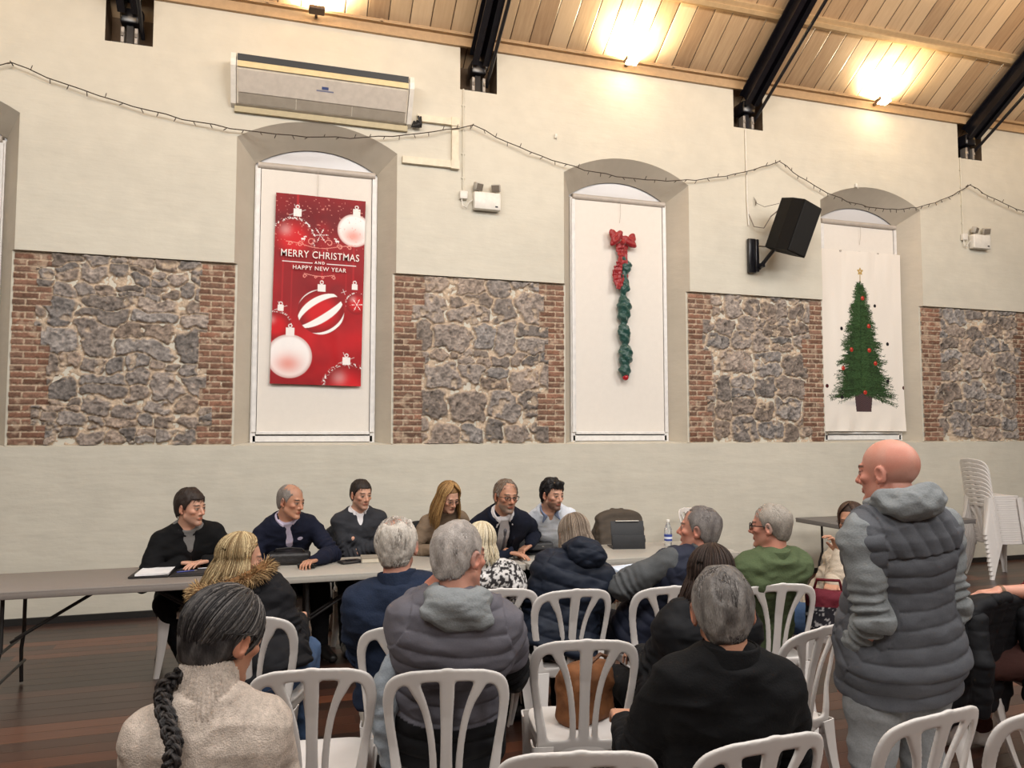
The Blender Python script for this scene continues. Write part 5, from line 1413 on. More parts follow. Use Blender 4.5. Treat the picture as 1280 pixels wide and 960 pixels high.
# ------------------------------------------------------------------ things on the wall
M_WPLAST = plain('white_plastic', srgb(222, 218, 210), .4); M_ACB = plain('ac_casing', srgb(206, 198, 184), .45); M_ACU = plain('ac_grille', srgb(150, 142, 130), .55)
A = empty('air_conditioner', (.475, D - .005, 4.96)); A.scale = (.94, .94, .94); tag(A, 'long white air conditioning unit mounted high above the banner window', 'air conditioner')
prof = [(0, .0), (-.06, .02), (-.245, .34), (-.25, .40), (-.235, .455), (-.20, .475), (0, .48)]
mb = MB(); mb.prism([(y, z) for y, z in prof], 0, -.90, .90); mb.build('casing', M_ACB, A)
for s in (-1, 1):
    mb = MB(); mb.prism([(0, -.01), (-.07, .01), (-.262, .335), (-.268, .405), (-.245, .475), (-.20, .492), (0, .492)], 0, s * .93 - .025, s * .93 + .025); mb.build('end_cap', M_WPLAST, A)
mb = MB(); mb.box((0, -.240, .436), (1.78, .045, .066), Rx(12)); o = mb.build('air_slot', M_STRAP, A)
Rt = Matrix.Rotation(math.atan2(.32, -.185) - math.pi / 2, 3, 'X')
mb = MB(); mb.box((0, -.252, .365), (1.78, .012, .065), Rx(-4), bev=.004); mb.build('front_lip', plain('ac_lip', srgb(214, 196, 152), .45), A)
ux = Vector((0, -.185, .32)).normalized(); nn_ = Vector((0, -.866, -.5))
def slantbox(x0, x1, t0, t1, off, th, nm, mat, par):
    a = Vector((0, -.06, .02)); P = []
    for t, d in ((t0, 0), (t1, 0), (t1, th), (t0, th)):
        p = a + Vector((0, -.185, .32)) * t + nn_ * (off + d); P.append((p.y, p.z))
    m_ = MB(); m_.prism(P, 0, x0, x1); return m_.build(nm, mat, par)
for k in range(3): slantbox(-.88 + k * .59, -.88 + k * .59 + .58, .02, .30, .0, .006, 'intake_grille', M_ACU, A)
slantbox(-.88, .88, .32, .93, .0, .010, 'access_panel', plain('ac_panel', srgb(198, 190, 180), .4), A)
e_ = slantbox(-.035, .035, .66, .74, .0095, .003, 'maker_emblem', plain('emblem_blue', srgb(70, 84, 130), .4), A)
slantbox(-.09, .09, .60, .64, .0095, .002, 'maker_strip', plain('emblem_strip', srgb(120, 124, 148), .4), e_)
mb = MB(); mb.box((0, -.02, -.03), (1.84, .04, .06)); mb.build('wall_bracket', plain('ac_bracket', srgb(176, 164, 132), .5), A)
mb = MB()
for k in range(5): mb.tube([(1.0 + .01 * k, -.03 - .02 * (k % 2), .03 + .05 * math.sin(k * 2)), (1.04, -.06, .0 - .02 * (k % 3)), (1.02 - .02 * k, -.05, -.045), (.97 + .03 * (k % 2), -.03, .02)], .012, 7)
tag(mb.build('pipe_joint', M_STRAP, smooth=True), 'black lagged pipe joint at the right end of the air conditioner', 'pipe').location = (.44, D - .01, 5.0)
mb = MB(); mb.box((1.66, D - .022, 5.07), (.43, .045, .075)); mb.box((1.86, D - .022, 4.83), (.075, .045, .53)); mb.box((1.59, D - .022, 4.60), (.60, .045, .075))
for x, z in ((1.86, 5.07), (1.86, 4.60)): mb.box((x, D - .026, z), (.09, .055, .095))
tag(mb.build('cable_trunking', plain('trunking_paint', srgb(216, 206, 184), .5)), 'cream box trunking stepping down from the air conditioner', 'trunking')

def emergency(x, z, cx, ztop, label, lab2):
    E_ = empty('emergency_light', (x, D - .005, z)); tag(E_, label, 'emergency light', 'twin head emergency lights on the wall')
    mb = MB(); mb.box((0, -.045, 0), (.30, .085, .19), bev=.012); mb.build('battery_box', M_WPLAST, E_, True)
    mb = MB(); mb.box((.10, -.09, -.06), (.03, .004, .015)); mb.build('indicator_panel', M_BLACK, E_)
    for s in (-1, 1):
        mb = MB(); mb.tube([(s * .09, -.04, .09), (s * .10, -.05, .13)], .009, 8)
        R = Rz(s * 22) @ Rx(20); mb.box(Vector((s * .10, -.06, .155)), (.10, .065, .085), R, bev=.012); l_ = mb.build('lamp_head', plain('lamp_head_grey', srgb(172, 166, 156), .4), E_, True)
        mb = MB(); mb.box(Vector((s * .10, -.06, .155)) + R @ Vector((0, -.034, 0)), (.08, .006, .066), R, bev=.003); mb.build('lamp_lens', plain('lamp_lens', srgb(120, 112, 102), .15), l_)
    mb = MB(); mb.box((cx - x, -.025, .055), (.085, .05, .085), bev=.006); mb.build('junction_box', M_WPLAST, E_, True)
    mb = MB(); mb.tube([(cx - x - .02, -.03, .01), (cx - x - .01, -.035, -.06), (cx - x + .03, -.03, -.08), (cx - x + .06, -.035, -.02), (-.14, -.03, .02)], .006, 6); mb.build('flex', M_WPLAST, E_, True)
    mb = MB(); mb.tube([(cx, D - .012, z + .09), (cx, D - .012, ztop)], .010, 8); 
    for k in range(4): mb.box((cx, D - .01, z + .25 + k * (ztop - z - .3) / 3.5), (.035, .02, .018))
    tag(mb.build('wall_conduit', M_WALL, smooth=True), lab2, 'conduit')
emergency(2.21, 4.22, 1.955, 5.46, 'white twin head emergency light to the right of the air conditioner', 'cream conduit rising from the emergency light beside the air conditioner')
emergency(9.18, 4.30, 8.93, 5.46, 'white twin head emergency light at the right edge above the chair stack', 'cream conduit rising from the emergency light at the right edge')

# loudspeaker on its bracket
S_ = empty('loudspeaker', (5.62, D - .01, 3.86)); tag(S_, 'black wall loudspeaker on a bracket angled down beside the tree cloth', 'loudspeaker')
c0 = Vector((5.84 - 5.62, -.42, .28))
R = Matrix.Rotation(math.radians(24), 3, 'Z') @ Matrix.Rotation(math.radians(5), 3, 'Y') @ Matrix.Rotation(math.radians(20), 3, 'X')
F = []
mb = MB(); w_, h_, d_ = .40, .60, .36
poly = [(-w_ / 2, -d_ / 2), (w_ / 2, -d_ / 2), (w_ / 2, -.02), (.11, d_ / 2), (-.11, d_ / 2), (-w_ / 2, -.02)]
P = [R @ Vector((x, y, z)) + c0 for z in (-h_ / 2, h_ / 2) for x, y in poly]
mb.add(P, [tuple(range(5, -1, -1)), tuple(range(6, 12))] + [(i, (i + 1) % 6, 6 + (i + 1) % 6, 6 + i) for i in range(6)])
M_SPK = plain('speaker_cabinet', srgb(14, 13, 13), .7, bump=.3, bscale=300, spec=.2); mb.build('cabinet', M_SPK, S_)
mb = MB(); mb.box(c0 + R @ Vector((0, -d_ / 2 - .006, 0)), (w_ - .02, .014, h_ - .02), R, bev=.006); mb.build('grille', plain('speaker_grille', srgb(15, 15, 16), .75, bump=.6, bscale=500), S_)
mb = MB(); mb.box((-.06, -.03, .0), (.10, .05, .42), bev=.008); mb.box((-.005, -.045, 0), (.05, .07, .40), bev=.01); mb.build('wall_plate', M_BLACK, S_, True)
mb = MB(); mb.box((.02, -.09, -.13), (.05, .12, .05)); mb.tube([(.02, -.06, -.16), (.13, -.30, .10)], .024, 8); mb.tube([(.0, -.06, .12), (.15, -.28, .06)], .008, 8); mb.build('bracket_arm', M_BLACK, S_, True)
mb = MB(); mb.tube([(-.095, -.005, 1.58), (-.09, -.006, .7), (-.075, -.008, .38)], .008, 8); mb.build('wall_cable', M_WPLAST, S_, True)
mb = MB(); mb.tube([(-.075, -.01, .52), (-.03, -.05, .36), (.06, -.12, .33), (.09, -.22, .45), (.16, -.28, .52)], .007, 8); mb.build('signal_cable', plain('grey_cable', srgb(120, 112, 104), .5), S_, True)
mb = MB(); mb.tube([(.0, -.01, .72), (.03, -.03, .66), (.09, -.10, .60), (.19, -.25, .61)], .003, 6)
for k in range(3): mb.tube([(.0 + .01 * k, -.01, .74 - .03 * k), (.02, -.03, .69 - .03 * k), (.045 - .01 * k, -.01, .66 - .01 * k)], .0025, 5)
mb.build('loose_wire', plain('dark_wire', srgb(70, 62, 56), .5), S_, True)

# string of small lights
hooks = [(-6.3, 5.08), (-2.32, 5.10), (2.05, 5.05), (5.97, 5.07), (9.02, 5.07), (12.6, 5.07)]; sag = [.4, .37, .41, .46, .36]
L_ = empty('string_lights', (-2.32, D - .068, 5.10)); tag(L_, 'dark wired string of fairy lights swagged along the wall over the windows', 'fairy lights')
PT = []
for i in range(5):
    (x0, z0), (x1, z1) = hooks[i], hooks[i + 1]
    for k in range(30):
        u = k / 30; PT.append(Vector((x0 + (x1 - x0) * u + 2.32, .0 - .012 * math.sin(k * 1.7), z0 + (z1 - z0) * u - 4 * sag[i] * u * (1 - u) - 5.10 + .006 * math.sin(k * 2.3))))
PT = [p for p in PT if p.x < 13]
M_FWIRE = plain('fairy_wire', srgb(62, 52, 44), .6)
mb = MB(); mb.tube(PT, .0055, 5)
mb.build('wire', M_FWIRE, L_, True)
mb0 = MB(); mb0.tube([(0, 0, 0), (0, 0, .022)], .004, 6); mb0.tube([(0, 0, .020), (0, 0, .045)], [.005, .0035], 6)
b0 = mb0.build('bulb', M_FWIRE, L_, True); rs = np.random.RandomState(5); cnt = 0
tot = [p for p in PT if -.2 < p.x < 12.6]
for k in range(96):
    t_ = k / 95 * (len(tot) - 1.01); i = int(t_); p = tot[i].lerp(tot[i + 1], t_ - i)
    o = b0 if k == 0 else b0.copy()
    if k: COL.objects.link(o); o.parent = L_
    o.location = p; o.rotation_euler = (rs.uniform(-.5, .5), rs.choice([math.pi, math.pi + .4, math.pi - .5, .3, math.pi + .9]), 0)
for i, (x, z) in enumerate(hooks[1:5]):
    mb = MB(); mb.tube([(x + 2.32, .066, z - 5.10), (x + 2.32, -.02, z - 5.10 + .003)], .005, 6); mb.build('hook', M_FWIRE, L_)
for x, z, l in ((3.03, 5.06, 'small white wall peg above the bow window, left side'), (7.17, 4.90, 'small wire stub on the wall above the tree cloth window')):
    mb = MB(); mb.box((x, D - .015, z), (.03, .03, .05), bev=.006); mb.tube([(x, D - .03, z), (x + .01, D - .04, z - .05)], .003, 5); tag(mb.build('wall_peg', M_WPLAST), l, 'wall peg')
mb = MB(); mb.box((5.60, D - .012, .34), (.15, .02, .09), bev=.004); so = mb.build('wall_socket', M_WPLAST); tag(so, 'white double wall socket near the floor by the man in green', 'socket')
mb = MB()
for s in (-1, 1): mb.box((5.60 + s * .035, D - .024, .345), (.022, .006, .02))
mb.build('socket_hole', M_BLACK, so)

# ---- painted cloths -----------------------------------------------------------
def cloth_sheet(name, w, h, st, paint, mat, yfun, parent, th=.003):
    nx, nz = int(w / st) + 1, int(h / st) + 1
    U, Vv = np.meshgrid(np.linspace(0, 1, nx), np.linspace(0, 1, nz)); u = U.ravel(); v = Vv.ravel()
    col = paint(u * w, v * h, w, h)
    y = yfun(u, v); x = (u - .5) * w; z = (v - 1) * h * -1 - h if False else -v * h
    P = np.stack([x, y, z], 1); ii = np.arange(nx * nz).reshape(nz, nx)
    Q = np.stack([ii[:-1, :-1].ravel(), ii[1:, :-1].ravel(), ii[1:, 1:].ravel(), ii[:-1, 1:].ravel()], 1); n = len(P)
    return mesh_obj(name, P, Q, mat, parent, True, np.clip(col, 0, 1))
M_PRINT = vcol('printed_cloth', .55, .05, 300, .02, .3)

def paint_banner(x, z, w, h):
    n = len(x); u = x / w; v = z / h
    P3 = np.stack([x * 6, z * 6, x * 0], 1); nz = fbm(P3, 3)
    base = np.array(srgb(150, 12, 22)); dark = np.array(srgb(92, 6, 18)); bright = np.array(srgb(206, 18, 28))
    t = sst(.0, .35, v) * sst(1.1, .75, v); c = lerp3(np.repeat(base[None], n, 0), dark, np.clip(.75 * np.exp(-((v - .12) / .14) ** 2) + .5 * np.exp(-((u - .5) / .28) ** 2 - ((v - .48) / .12) ** 2), 0, 1))
    c = lerp3(c, bright, np.clip(.8 * np.exp(-((v - .76) / .12) ** 2) + .25 * nz, 0, 1) * .8)
    W = np.array((.93, .90, .89)); pink = np.array(srgb(232, 150, 138))
    def ribbon(cx, wd, v0, v1, k=.7):
        nonlocal c
        m = sst(wd, wd * .6, np.abs(x - cx * w)) * (v > v0) * (v < v1) * k; c = lerp3(c, np.array(srgb(190, 30, 38)), m)
    ribbon(.24, .014, 0, .09); ribbon(.53, .012, .28, .46); ribbon(.88, .012, .22, .46, .5); ribbon(.10, .010, .33, .60, .5); ribbon(.20, .008, .34, .70, .4); ribbon(.80, .008, .34, .60, .4)
    def glit(m, seed=0):
        nonlocal c
        g_ = VN(seed)(np.stack([x * 95, z * 95, x * 0], 1)); c = lerp3(c, W, np.clip(m * (g_ > .15), 0, 1))
    def ball(cu, cv, r, kind):
        nonlocal c
        dx = (x - cu * w) / r; dz = (z - cv * h) / r; d = np.sqrt(dx * dx + dz * dz); ins = sst(1.02, .98, d)
        if kind == 'white':
            bc = lerp3(np.repeat(W[None], n, 0), pink, np.exp(-((dx + .05) / .6) ** 2 - ((dz - .35) / .45) ** 2) * .9); bc = lerp3(bc, np.array(srgb(176, 84, 74)), sst(.82, 1.0, d) * .5)
        elif kind == 'red':
            bc = lerp3(np.repeat(bright[None], n, 0), np.array(srgb(120, 6, 14)), sst(.3, 1.0, d) * .8); bc = lerp3(bc, W, np.exp(-((dx + .35) / .25) ** 2 - ((dz + .4) / .25) ** 2) * .25)
        elif kind == 'stripe':
            bc = lerp3(np.repeat(bright[None], n, 0), np.array(srgb(110, 6, 14)), sst(.35, 1.0, d) * .8); ca, sa = math.cos(.62), math.sin(.62); xr = dx * ca - dz * sa; zr = dx * sa + dz * ca; q = np.arcsin(np.clip(zr / np.sqrt(np.maximum(1 - xr * xr * .8, .05)), -1, 1))
            bc = lerp3(bc, W, sst(.80, .86, np.abs(np.sin(q * 3.6 + .5))))
        c = lerp3(c, bc, ins)
        if kind in ('red',): glit(np.exp(-((d - 1.0) / .05) ** 2) * (dz < .3), 3)
    def cap(cu, cv, s_=1.0):
        nonlocal c
        m = (np.abs(x - cu * w) < .030 * s_) & (np.abs(z - cv * h) < .030 * s_); c = lerp3(c, np.array((.88, .82, .80)), m * 1.0)
        d = np.hypot(x - cu * w, (z - cv * h + .045 * s_)); c = lerp3(c, W, (np.abs(d - .016) < .005) * .8)
    ball(.20, .235, .215, 'red'); cap(.24, .095, 1.3); ball(.05, .70, .15, 'red'); cap(.09, .605, 1.0)
    ball(.88, .165, .175, 'white'); cap(.90, .068, 1.3)
    ball(.53, .615, .235, 'stripe'); cap(.53, .487, 1.3)
    ball(.93, .56, .115, 'red'); cap(.90, .47, 1.0)
    ball(.85, 1.01, .25, 'red'); cap(.83, .868, 1.3)
    ball(.20, .855, .225, 'white'); cap(.20, .728, 1.4)
    def flake(cu, cv, r):
        dx = x - cu * w; dz = z - cv * h; a = np.arctan2(dz, dx); d = np.hypot(dx, dz)
        m = (np.abs(np.sin(a * 3 + .3)) * d < .0045) & (d < r)
        for q in (.45, .7): m |= (np.abs(d - r * q) < .005) & (np.abs(np.sin(a * 3 + .3)) < .35)
        nonlocal c; c = lerp3(c, W, m * .95)
    flake(.50, .205, .085); flake(.93, .565, .07)
    for cu, cv, r in ((.24, .095, .09), (.83, .865, .09), (.09, .605, .07), (.78, .50, .03)):
        dx = x - cu * w; dz = z - cv * h; d = np.hypot(dx, dz); a = np.arctan2(dz, dx); m = np.exp(-(np.abs(np.sin(2 * a + .8)) * d / .004) ** 2) * (d < r); c = lerp3(c, W, m * .9)
    # scroll work
    for s_ in (-1, 1):
        for cu, cv, r, a0, a1 in ((.5 + s_ * .10, .245, .040, 0, 6.3), (.5 + s_ * .22, .262, .030, 0, 6.3), (.5 + s_ * .33, .262, .022, 0, 6.3), (.5 + s_ * .16, .430, .020, 0, 6.3), (.5 + s_ * .04, .432, .014, 0, 6.3)):
            dx = x - cu * w; dz = z - cv * h; d = np.hypot(dx, dz); a = np.arctan2(dz, dx * s_); sp = r * (1 - .10 * (a + math.pi)); c = lerp3(c, pink, (np.abs(d - sp) < .0045) * .9)
    wv = .264 + .012 * np.cos((u - .5) * 9); c = lerp3(c, pink, ((np.abs(v - wv) * h < .004) & (np.abs(u - .5) < .38)) * .8)
    wv = .418 + .008 * np.cos((u - .5) * 12); c = lerp3(c, pink, ((np.abs(v - wv) * h < .004) & (np.abs(u - .5) < .17)) * .8)
    for s_ in (-1, 1):
        c = lerp3(c, W, ((np.abs(v - .3575) * h < .004) & (np.abs(u - .5 - s_ * .245) < .165)) * .9)
        rd = np.hypot(x - (.5 + s_ * .19) * w, z - .238 * h)                        # little deer: body, legs and neck
        X0 = (x - (.5 + s_ * .19) * w) * s_; Z0 = z - .232 * h
        m = ((X0 / .022) ** 2 + (Z0 / .010) ** 2 < 1) | ((np.abs(X0 + .018 + Z0 * .3) < .005) & (Z0 < 0) & (Z0 > -.028)) | ((np.abs(X0 - .015) < .003) & (Z0 > 0) & (Z0 < .024)) | ((np.abs(X0 + .012) < .003) & (Z0 > 0) & (Z0 < .024)) | ((np.abs(X0 + .026) < .009) & (np.abs(Z0 + .027) < .005))
        c = lerp3(c, W, m * .9)
    g_ = VN(9)(np.stack([x * 60, z * 60, x * 0], 1)); c = lerp3(c, pink, ((g_ > .72) & (v < .3)) * .6)
    return c
bw, bh_ = .915, 1.98
Bn = empty('christmas_banner', (.48, D + .205, 4.185)); tag(Bn, 'tall red Christmas banner with baubles and a greeting, on the window blind', 'banner')
Bn.rotation_euler = (0, math.radians(.8), 0)
yb = lambda u, v: -.006 - .007 * fbm(np.stack([u * 3, v * 5, u * 0 + 2], 1), 3) - .010 * np.exp(-((u - .7 - .3 * (v - .7)) / .06) ** 2) * sst(.55, .8, v) - .006 * np.exp(-((u - .25 + .5 * (v - .7)) / .05) ** 2) * sst(.5, .8, v)
cloth_sheet('printed_cloth', bw, bh_, .0042, paint_banner, M_PRINT, yb, Bn)
def text(parent, body, size, x, y, z, mat, name, off=.0, sx=1.0, extr=.0003, rot=(math.pi / 2, 0, 0), space=1.0):
    cu = bpy.data.curves.new(name, 'FONT'); cu.body = body; cu.size = size; cu.align_x = 'CENTER'; cu.align_y = 'CENTER'; cu.extrude = extr; cu.offset = off; cu.space_character = space; cu.resolution_u = 3
    o = bpy.data.objects.new(name, cu); COL.objects.link(o)
    dg = bpy.context.evaluated_depsgraph_get(); me = bpy.data.meshes.new_from_object(o.evaluated_get(dg)); bpy.data.objects.remove(o)
    me.materials.clear(); me.materials.append(mat); o = bpy.data.objects.new(name, me); COL.objects.link(o); o.parent = parent
    o.location = (x, y, z); o.rotation_euler = rot; o.scale = (sx, 1, 1); return o
M_PW = plain('print_white', srgb(240, 228, 224), .6)
text(Bn, 'MERRY CHRISTMAS', .105, .005, -.030, -.318 * bh_, M_PW, 'greeting_text', .0006, .83, space=1.08)
text(Bn, 'AND', .038, .0, -.030, -.3575 * bh_, M_PW, 'greeting_text', .0012, 1, space=1.5)
text(Bn, 'HAPPY NEW YEAR', .060, .0, -.030, -.389 * bh_, M_PW, 'greeting_text', .0006, .98, space=1.15)

def paint_tree(x, z, w, h):
    st = .0042; nx, nz = int(w / st) + 1, int(h / st) + 1
    I = np.ones((nz, nx, 3)) * np.array(srgb(234, 227, 218)); rs = np.random.RandomState(12)
    xs = np.linspace(0, w, nx); zs = np.linspace(0, h, nz); sx, sz = nx / w, nz / h; cx = .50 * w
    def stroke(x0, z0, x1, z1, col, r=.003, a=1.0):
        n = max(2, int(math.hypot(x1 - x0, z1 - z0) * sx * 1.3)); t = np.linspace(0, 1, n); ix = ((x0 + (x1 - x0) * t) * sx).astype(int); iz = ((z0 + (z1 - z0) * t) * sz).astype(int); rr = int(round(r * sx))
        for dx in range(-rr, rr + 1):
            for dz in range(-rr, rr + 1):
                a_, b_ = np.clip(iz + dz, 0, nz - 1), np.clip(ix + dx, 0, nx - 1); I[a_, b_] = I[a_, b_] * (1 - a) + np.array(col) * a
    def disc(x0, z0, r, col, hi=None):
        m = np.hypot(xs[None] - x0, zs[:, None] - z0) < r; I[m] = col
        if hi is not None: m = np.hypot(xs[None] - x0 + r * .3, zs[:, None] - z0 + r * .35) < r * .35; I[m] = hi
    m = np.exp(-((xs[None] - cx) / .26) ** 2 - ((zs[:, None] - .845 * h) / .035) ** 2)[..., None] * .35; I[:] = I * (1 - m) + np.array(srgb(120, 130, 150)) * m
    bx = (np.abs(xs[None] - cx - .02) < .135 - .10 * (zs[:, None] - .84 * h)) & (zs[:, None] > .79 * h) & (zs[:, None] < .893 * h)
    wv = ((np.sin(xs[None] * 260) * np.sin(zs[:, None] * 230)) > 0)[..., None]; I[bx] = np.where(wv, np.array(srgb(92, 72, 74)), np.array(srgb(58, 44, 48)))[bx]
    for q in range(nz):
        f = (zs[q] - .19 * h) / (.60 * h)
        if 0 < f < 1:
            hw_ = (.03 + .30 * f) * (.8 + .2 * abs(math.sin(f * 21))); m = np.abs(xs - cx) < hw_ * (1 + .3 * rs.rand()); I[q, m] = np.array(srgb(24, 44, 30)) * rs.uniform(.7, 1.2)
    top, bot = .175 * h, .815 * h
    for k in range(1050):
        f = (k / 1050) ** .8; z0 = top + (bot - top) * f * .96; half = .06 + .52 * f ** .9; layer = .66 + .34 * abs(math.sin(f * 21)); sd = rs.choice([-1, 1]); L = half * layer * rs.uniform(.40, 1.0)
        dr = rs.uniform(.05, .38) * L; ex, ez = cx + sd * L * .98, z0 + dr; g1 = np.array(srgb(44, 70, 40)) * rs.uniform(.3, 1.3); nN = int(10 + 60 * L)
        stroke(cx + sd * L * .4, z0 + dr * .4, ex, ez, srgb(36, 50, 32), .001)
        for q in range(nN):
            u = rs.uniform(.0, 1); px_, pz_ = cx + (ex - cx) * u, z0 + (ez - z0) * u + .10 * L * u * (1 - u); an = rs.uniform(-1, 1) * 1.1 + (0.25); ln = rs.uniform(.018, .042)
            c_ = g1 * rs.uniform(.6, 1.5) + np.array((.02, .035, .01)) * rs.rand(); stroke(px_, pz_, px_ + sd * ln * math.cos(an), pz_ + ln * math.sin(an) * .9, c_, .0 if rs.rand() < .5 else .002, .9)
    for k in range(26):
        a = rs.uniform(0, 6.28); L = rs.uniform(.02, .05); stroke(cx, .16 * h, cx + L * math.cos(a) * .4, .17 * h + L * abs(math.sin(a)) * 1.4, srgb(44, 76, 46), .002)
    for a in range(5):                                       # straw star on the top
        t = math.radians(-90 + 72 * a); t2 = math.radians(-90 + 144 + 72 * a); stroke(cx + .045 * math.cos(t), .112 * h + .045 * math.sin(t), cx + .045 * math.cos(t2), .112 * h + .045 * math.sin(t2), srgb(186, 156, 96), .004)
    stroke(cx, .125 * h, cx, .165 * h, srgb(170, 140, 84), .006)
    red = srgb(168, 44, 34); dkr = srgb(70, 20, 26)
    for u_, v_ in ((.03, -.64), (.10, -.485), (-.12, -.35), (.10, -.35), (.17, -.278), (-.24, -.245), (.04, -.115)): disc(cx + u_ * w, .9 * h + v_ * h * 1.0 , .030, red, srgb(222, 120, 100))
    for u_, v_ in ((.175, .30), (-.24, .437), (.32, .512), (.31, .72), (-.26, .815), (-.43, .755), (.50, .757)): disc(cx + u_ * w, v_ * h, .024, dkr if abs(u_) > .4 else srgb(26, 22, 28))
    ii = np.clip(np.round(z / h * (nz - 1)).astype(int), 0, nz - 1); jj = np.clip(np.round(x / w * (nx - 1)).astype(int), 0, nx - 1)
    return I[ii, jj]
Tc = empty('christmas_tree_cloth', (7.37, D + .20, 4.09)); tag(Tc, 'white wall cloth printed with a decorated Christmas tree in a basket', 'wall hanging')
tw, thh = 1.33, 2.36
yt = lambda u, v: -.012 - .016 * fbm(np.stack([u * 4, v * 1.4, u * 0 + 5], 1), 3) - .020 * np.exp(-((u - .5 * v * .25) / .05) ** 2) * sst(.6, .1, v) - .014 * np.abs(np.sin(u * 9 + v * 2)) * sst(.25, .0, v) - .012 * np.sin(u * 26) * sst(.9, 1, v) - .02 * (1 - np.minimum(u, 1 - u) * 2) * sst(.2, 1, v)
cloth_sheet('printed_cloth', tw, thh, .0044, paint_tree, vcol('white_tree_cloth', .8, .15, 200, .03, .2), yt, Tc)
mb = MB()
for k in range(5): mb.box((-.6 + k * .3, -.02, -.005), (.03, .012, .02), bev=.003)
mb.build('hanging_clip', M_BLINDBOX, Tc)

# red bow with the green ribbon garland
G_ = empty('ribbon_garland', (3.93, D + .20, 3.95)); tag(G_, 'red bow with a twisted green ribbon hanging down, on the middle blind', 'bow decoration')
def shiny(nm, col): 
    t = NT(nm); v = t.coord(); t.bump(t.noise(v, 60, 3), .5, .004); return t.set(Base_Color=col, Roughness=.38, Sheen_Weight=.3)
F = Field((-.25, -.17, -.65), (.25, .08, .22), .005)
for s in (-1, 1):
    tl_ = Matrix.Rotation(math.radians(-38 if s < 0 else -62) * s, 3, 'Y'); zo = .045 if s < 0 else .012
    F.ell((s * .080, -.05, zo), (.052, .040, .112), tl_, .012)
    F.ell((s * .118, -.045, zo + .035), (.048, .030, .075), Matrix.Rotation(math.radians(20 * s), 3, 'Y'), .015)
    F.ell((s * .095, -.105, zo), (.022, .030, .060), tl_, .012, cut=True)
F.ell((0, -.06, 0), (.030, .036, .032), None, .01)
for s, x1, z1 in ((-1, -.075, -.56), (1, .02, -.52)):
    for i in range(12):
        u = i / 12; p = lambda q: np.array((s * .02 + (x1 - s * .02) * q + .018 * math.sin(q * 9 + s), -.045 + .015 * math.sin(q * 11), -.02 + (z1 + .02) * q))
        a, b = p(u), p(u + 1 / 12); F.box((a + b) / 2, (.050, .006, .028), Matrix.Rotation(.5 * math.sin(u * 9 + s), 3, 'Z'), .004, .012)
V, Q = F.mesh(); N = vnormals(V, Q); V = V + N * (.006 * fbm(V * 26, 3))[:, None]; mesh_obj('bow', V, Q, shiny('red_satin', srgb(146, 14, 22)), G_)
F = Field((-.12, -.15, -1.62), (.16, .08, -.10), .0055)
zz = [(-.20, .025, .030), (-.27, .05, .055), (-.40, .02, .030), (-.545, .03, .050), (-.62, .0, .022), (-.75, .015, .072), (-.88, .01, .060), (-.98, .01, .024), (-1.04, .01, .062), (-1.14, .02, .055), (-1.21, .02, .030), (-1.29, .03, .070), (-1.38, .03, .068), (-1.44, .03, .028), (-1.51, .02, .060), (-1.56, .02, .045)]
for (z0, x0, r0), (z1, x1, r1) in zip(zz[:-1], zz[1:]): F.cone((x0, -.04, z0), (x1, -.04, z1), r0 * 1.2, r1 * 1.2, .012)
V, Q = F.mesh(); N = vnormals(V, Q); V[:, 1] = (V[:, 1] + .04) * .7 - .04; V = V + N * (.012 * np.sin(V[:, 2] * 60 + V[:, 0] * 45 + 2 * fbm(V * 9, 2)) * .5 + .008 * fbm(V * 22, 3))[:, None]
mesh_obj('green_ribbon', V, Q, shiny('green_net', srgb(24, 70, 62)), G_)
F = Field((-.08, -.14, -1.72), (.12, .06, -1.48), .005); F.ell((.02, -.05, -1.595), (.036, .036, .036), None, 0); V, Q = F.mesh(); mesh_obj('bauble', V, Q, plain('red_bauble', srgb(170, 20, 34), .15), G_)

# ------------------------------------------------------------------ things on the tables
TZ = .7405
M_LEATH = plain('black_leather', srgb(34, 32, 33), .45, bump=.4, bscale=90); M_PAPER = plain('white_paper', srgb(236, 235, 236), .7)
f_ = empty('document_folder', (-.615, 5.86, TZ), 4); tag(f_, 'open black document folder lying on the dark grey table', 'folder')
mb = MB(); mb.box((-.13, 0, .008), (.255, .31, .012), bev=.004); mb.box((.13, 0, .006), (.255, .31, .010), bev=.004); mb.build('cover', M_LEATH, f_, True)
mb = MB(); mb.box((.13, 0, .013), (.20, .26, .003)); mb.build('pocket', plain('dark_lining', srgb(48, 47, 50), .7), f_)
mb = MB()
for k in range(5): mb.box((-.12 + .002 * k, .0, .018 + k * .0024), (.21, .285, .0022), Rz(k * .8))
tag(mb.build('paper_sheets', M_PAPER), 'white sheets of paper on the open black folder', 'paper').location = (-.615, 5.86, TZ)
def pen(x, y, z, az, col, label):
    o = empty('pen', (x, y, z), az); tag(o, label, 'pen')
    mb = MB(); mb.tube([(0, -.06, 0), (0, .055, 0)], .0042, 8); mb.build('barrel', plain('pen_' + label[:6], col, .3), o, True)
    mb = MB(); mb.tube([(0, .055, 0), (0, .075, 0)], [.0042, .001], 8); mb.build('tip', M_SILVER, o, True)
pen(-.53, 5.80, TZ + .020, 70, srgb(50, 62, 140), 'blue pen lying on the black folder'); pen(-.40, 5.90, TZ + .020, 80, srgb(190, 190, 194), 'silver pen at the right edge of the black folder')
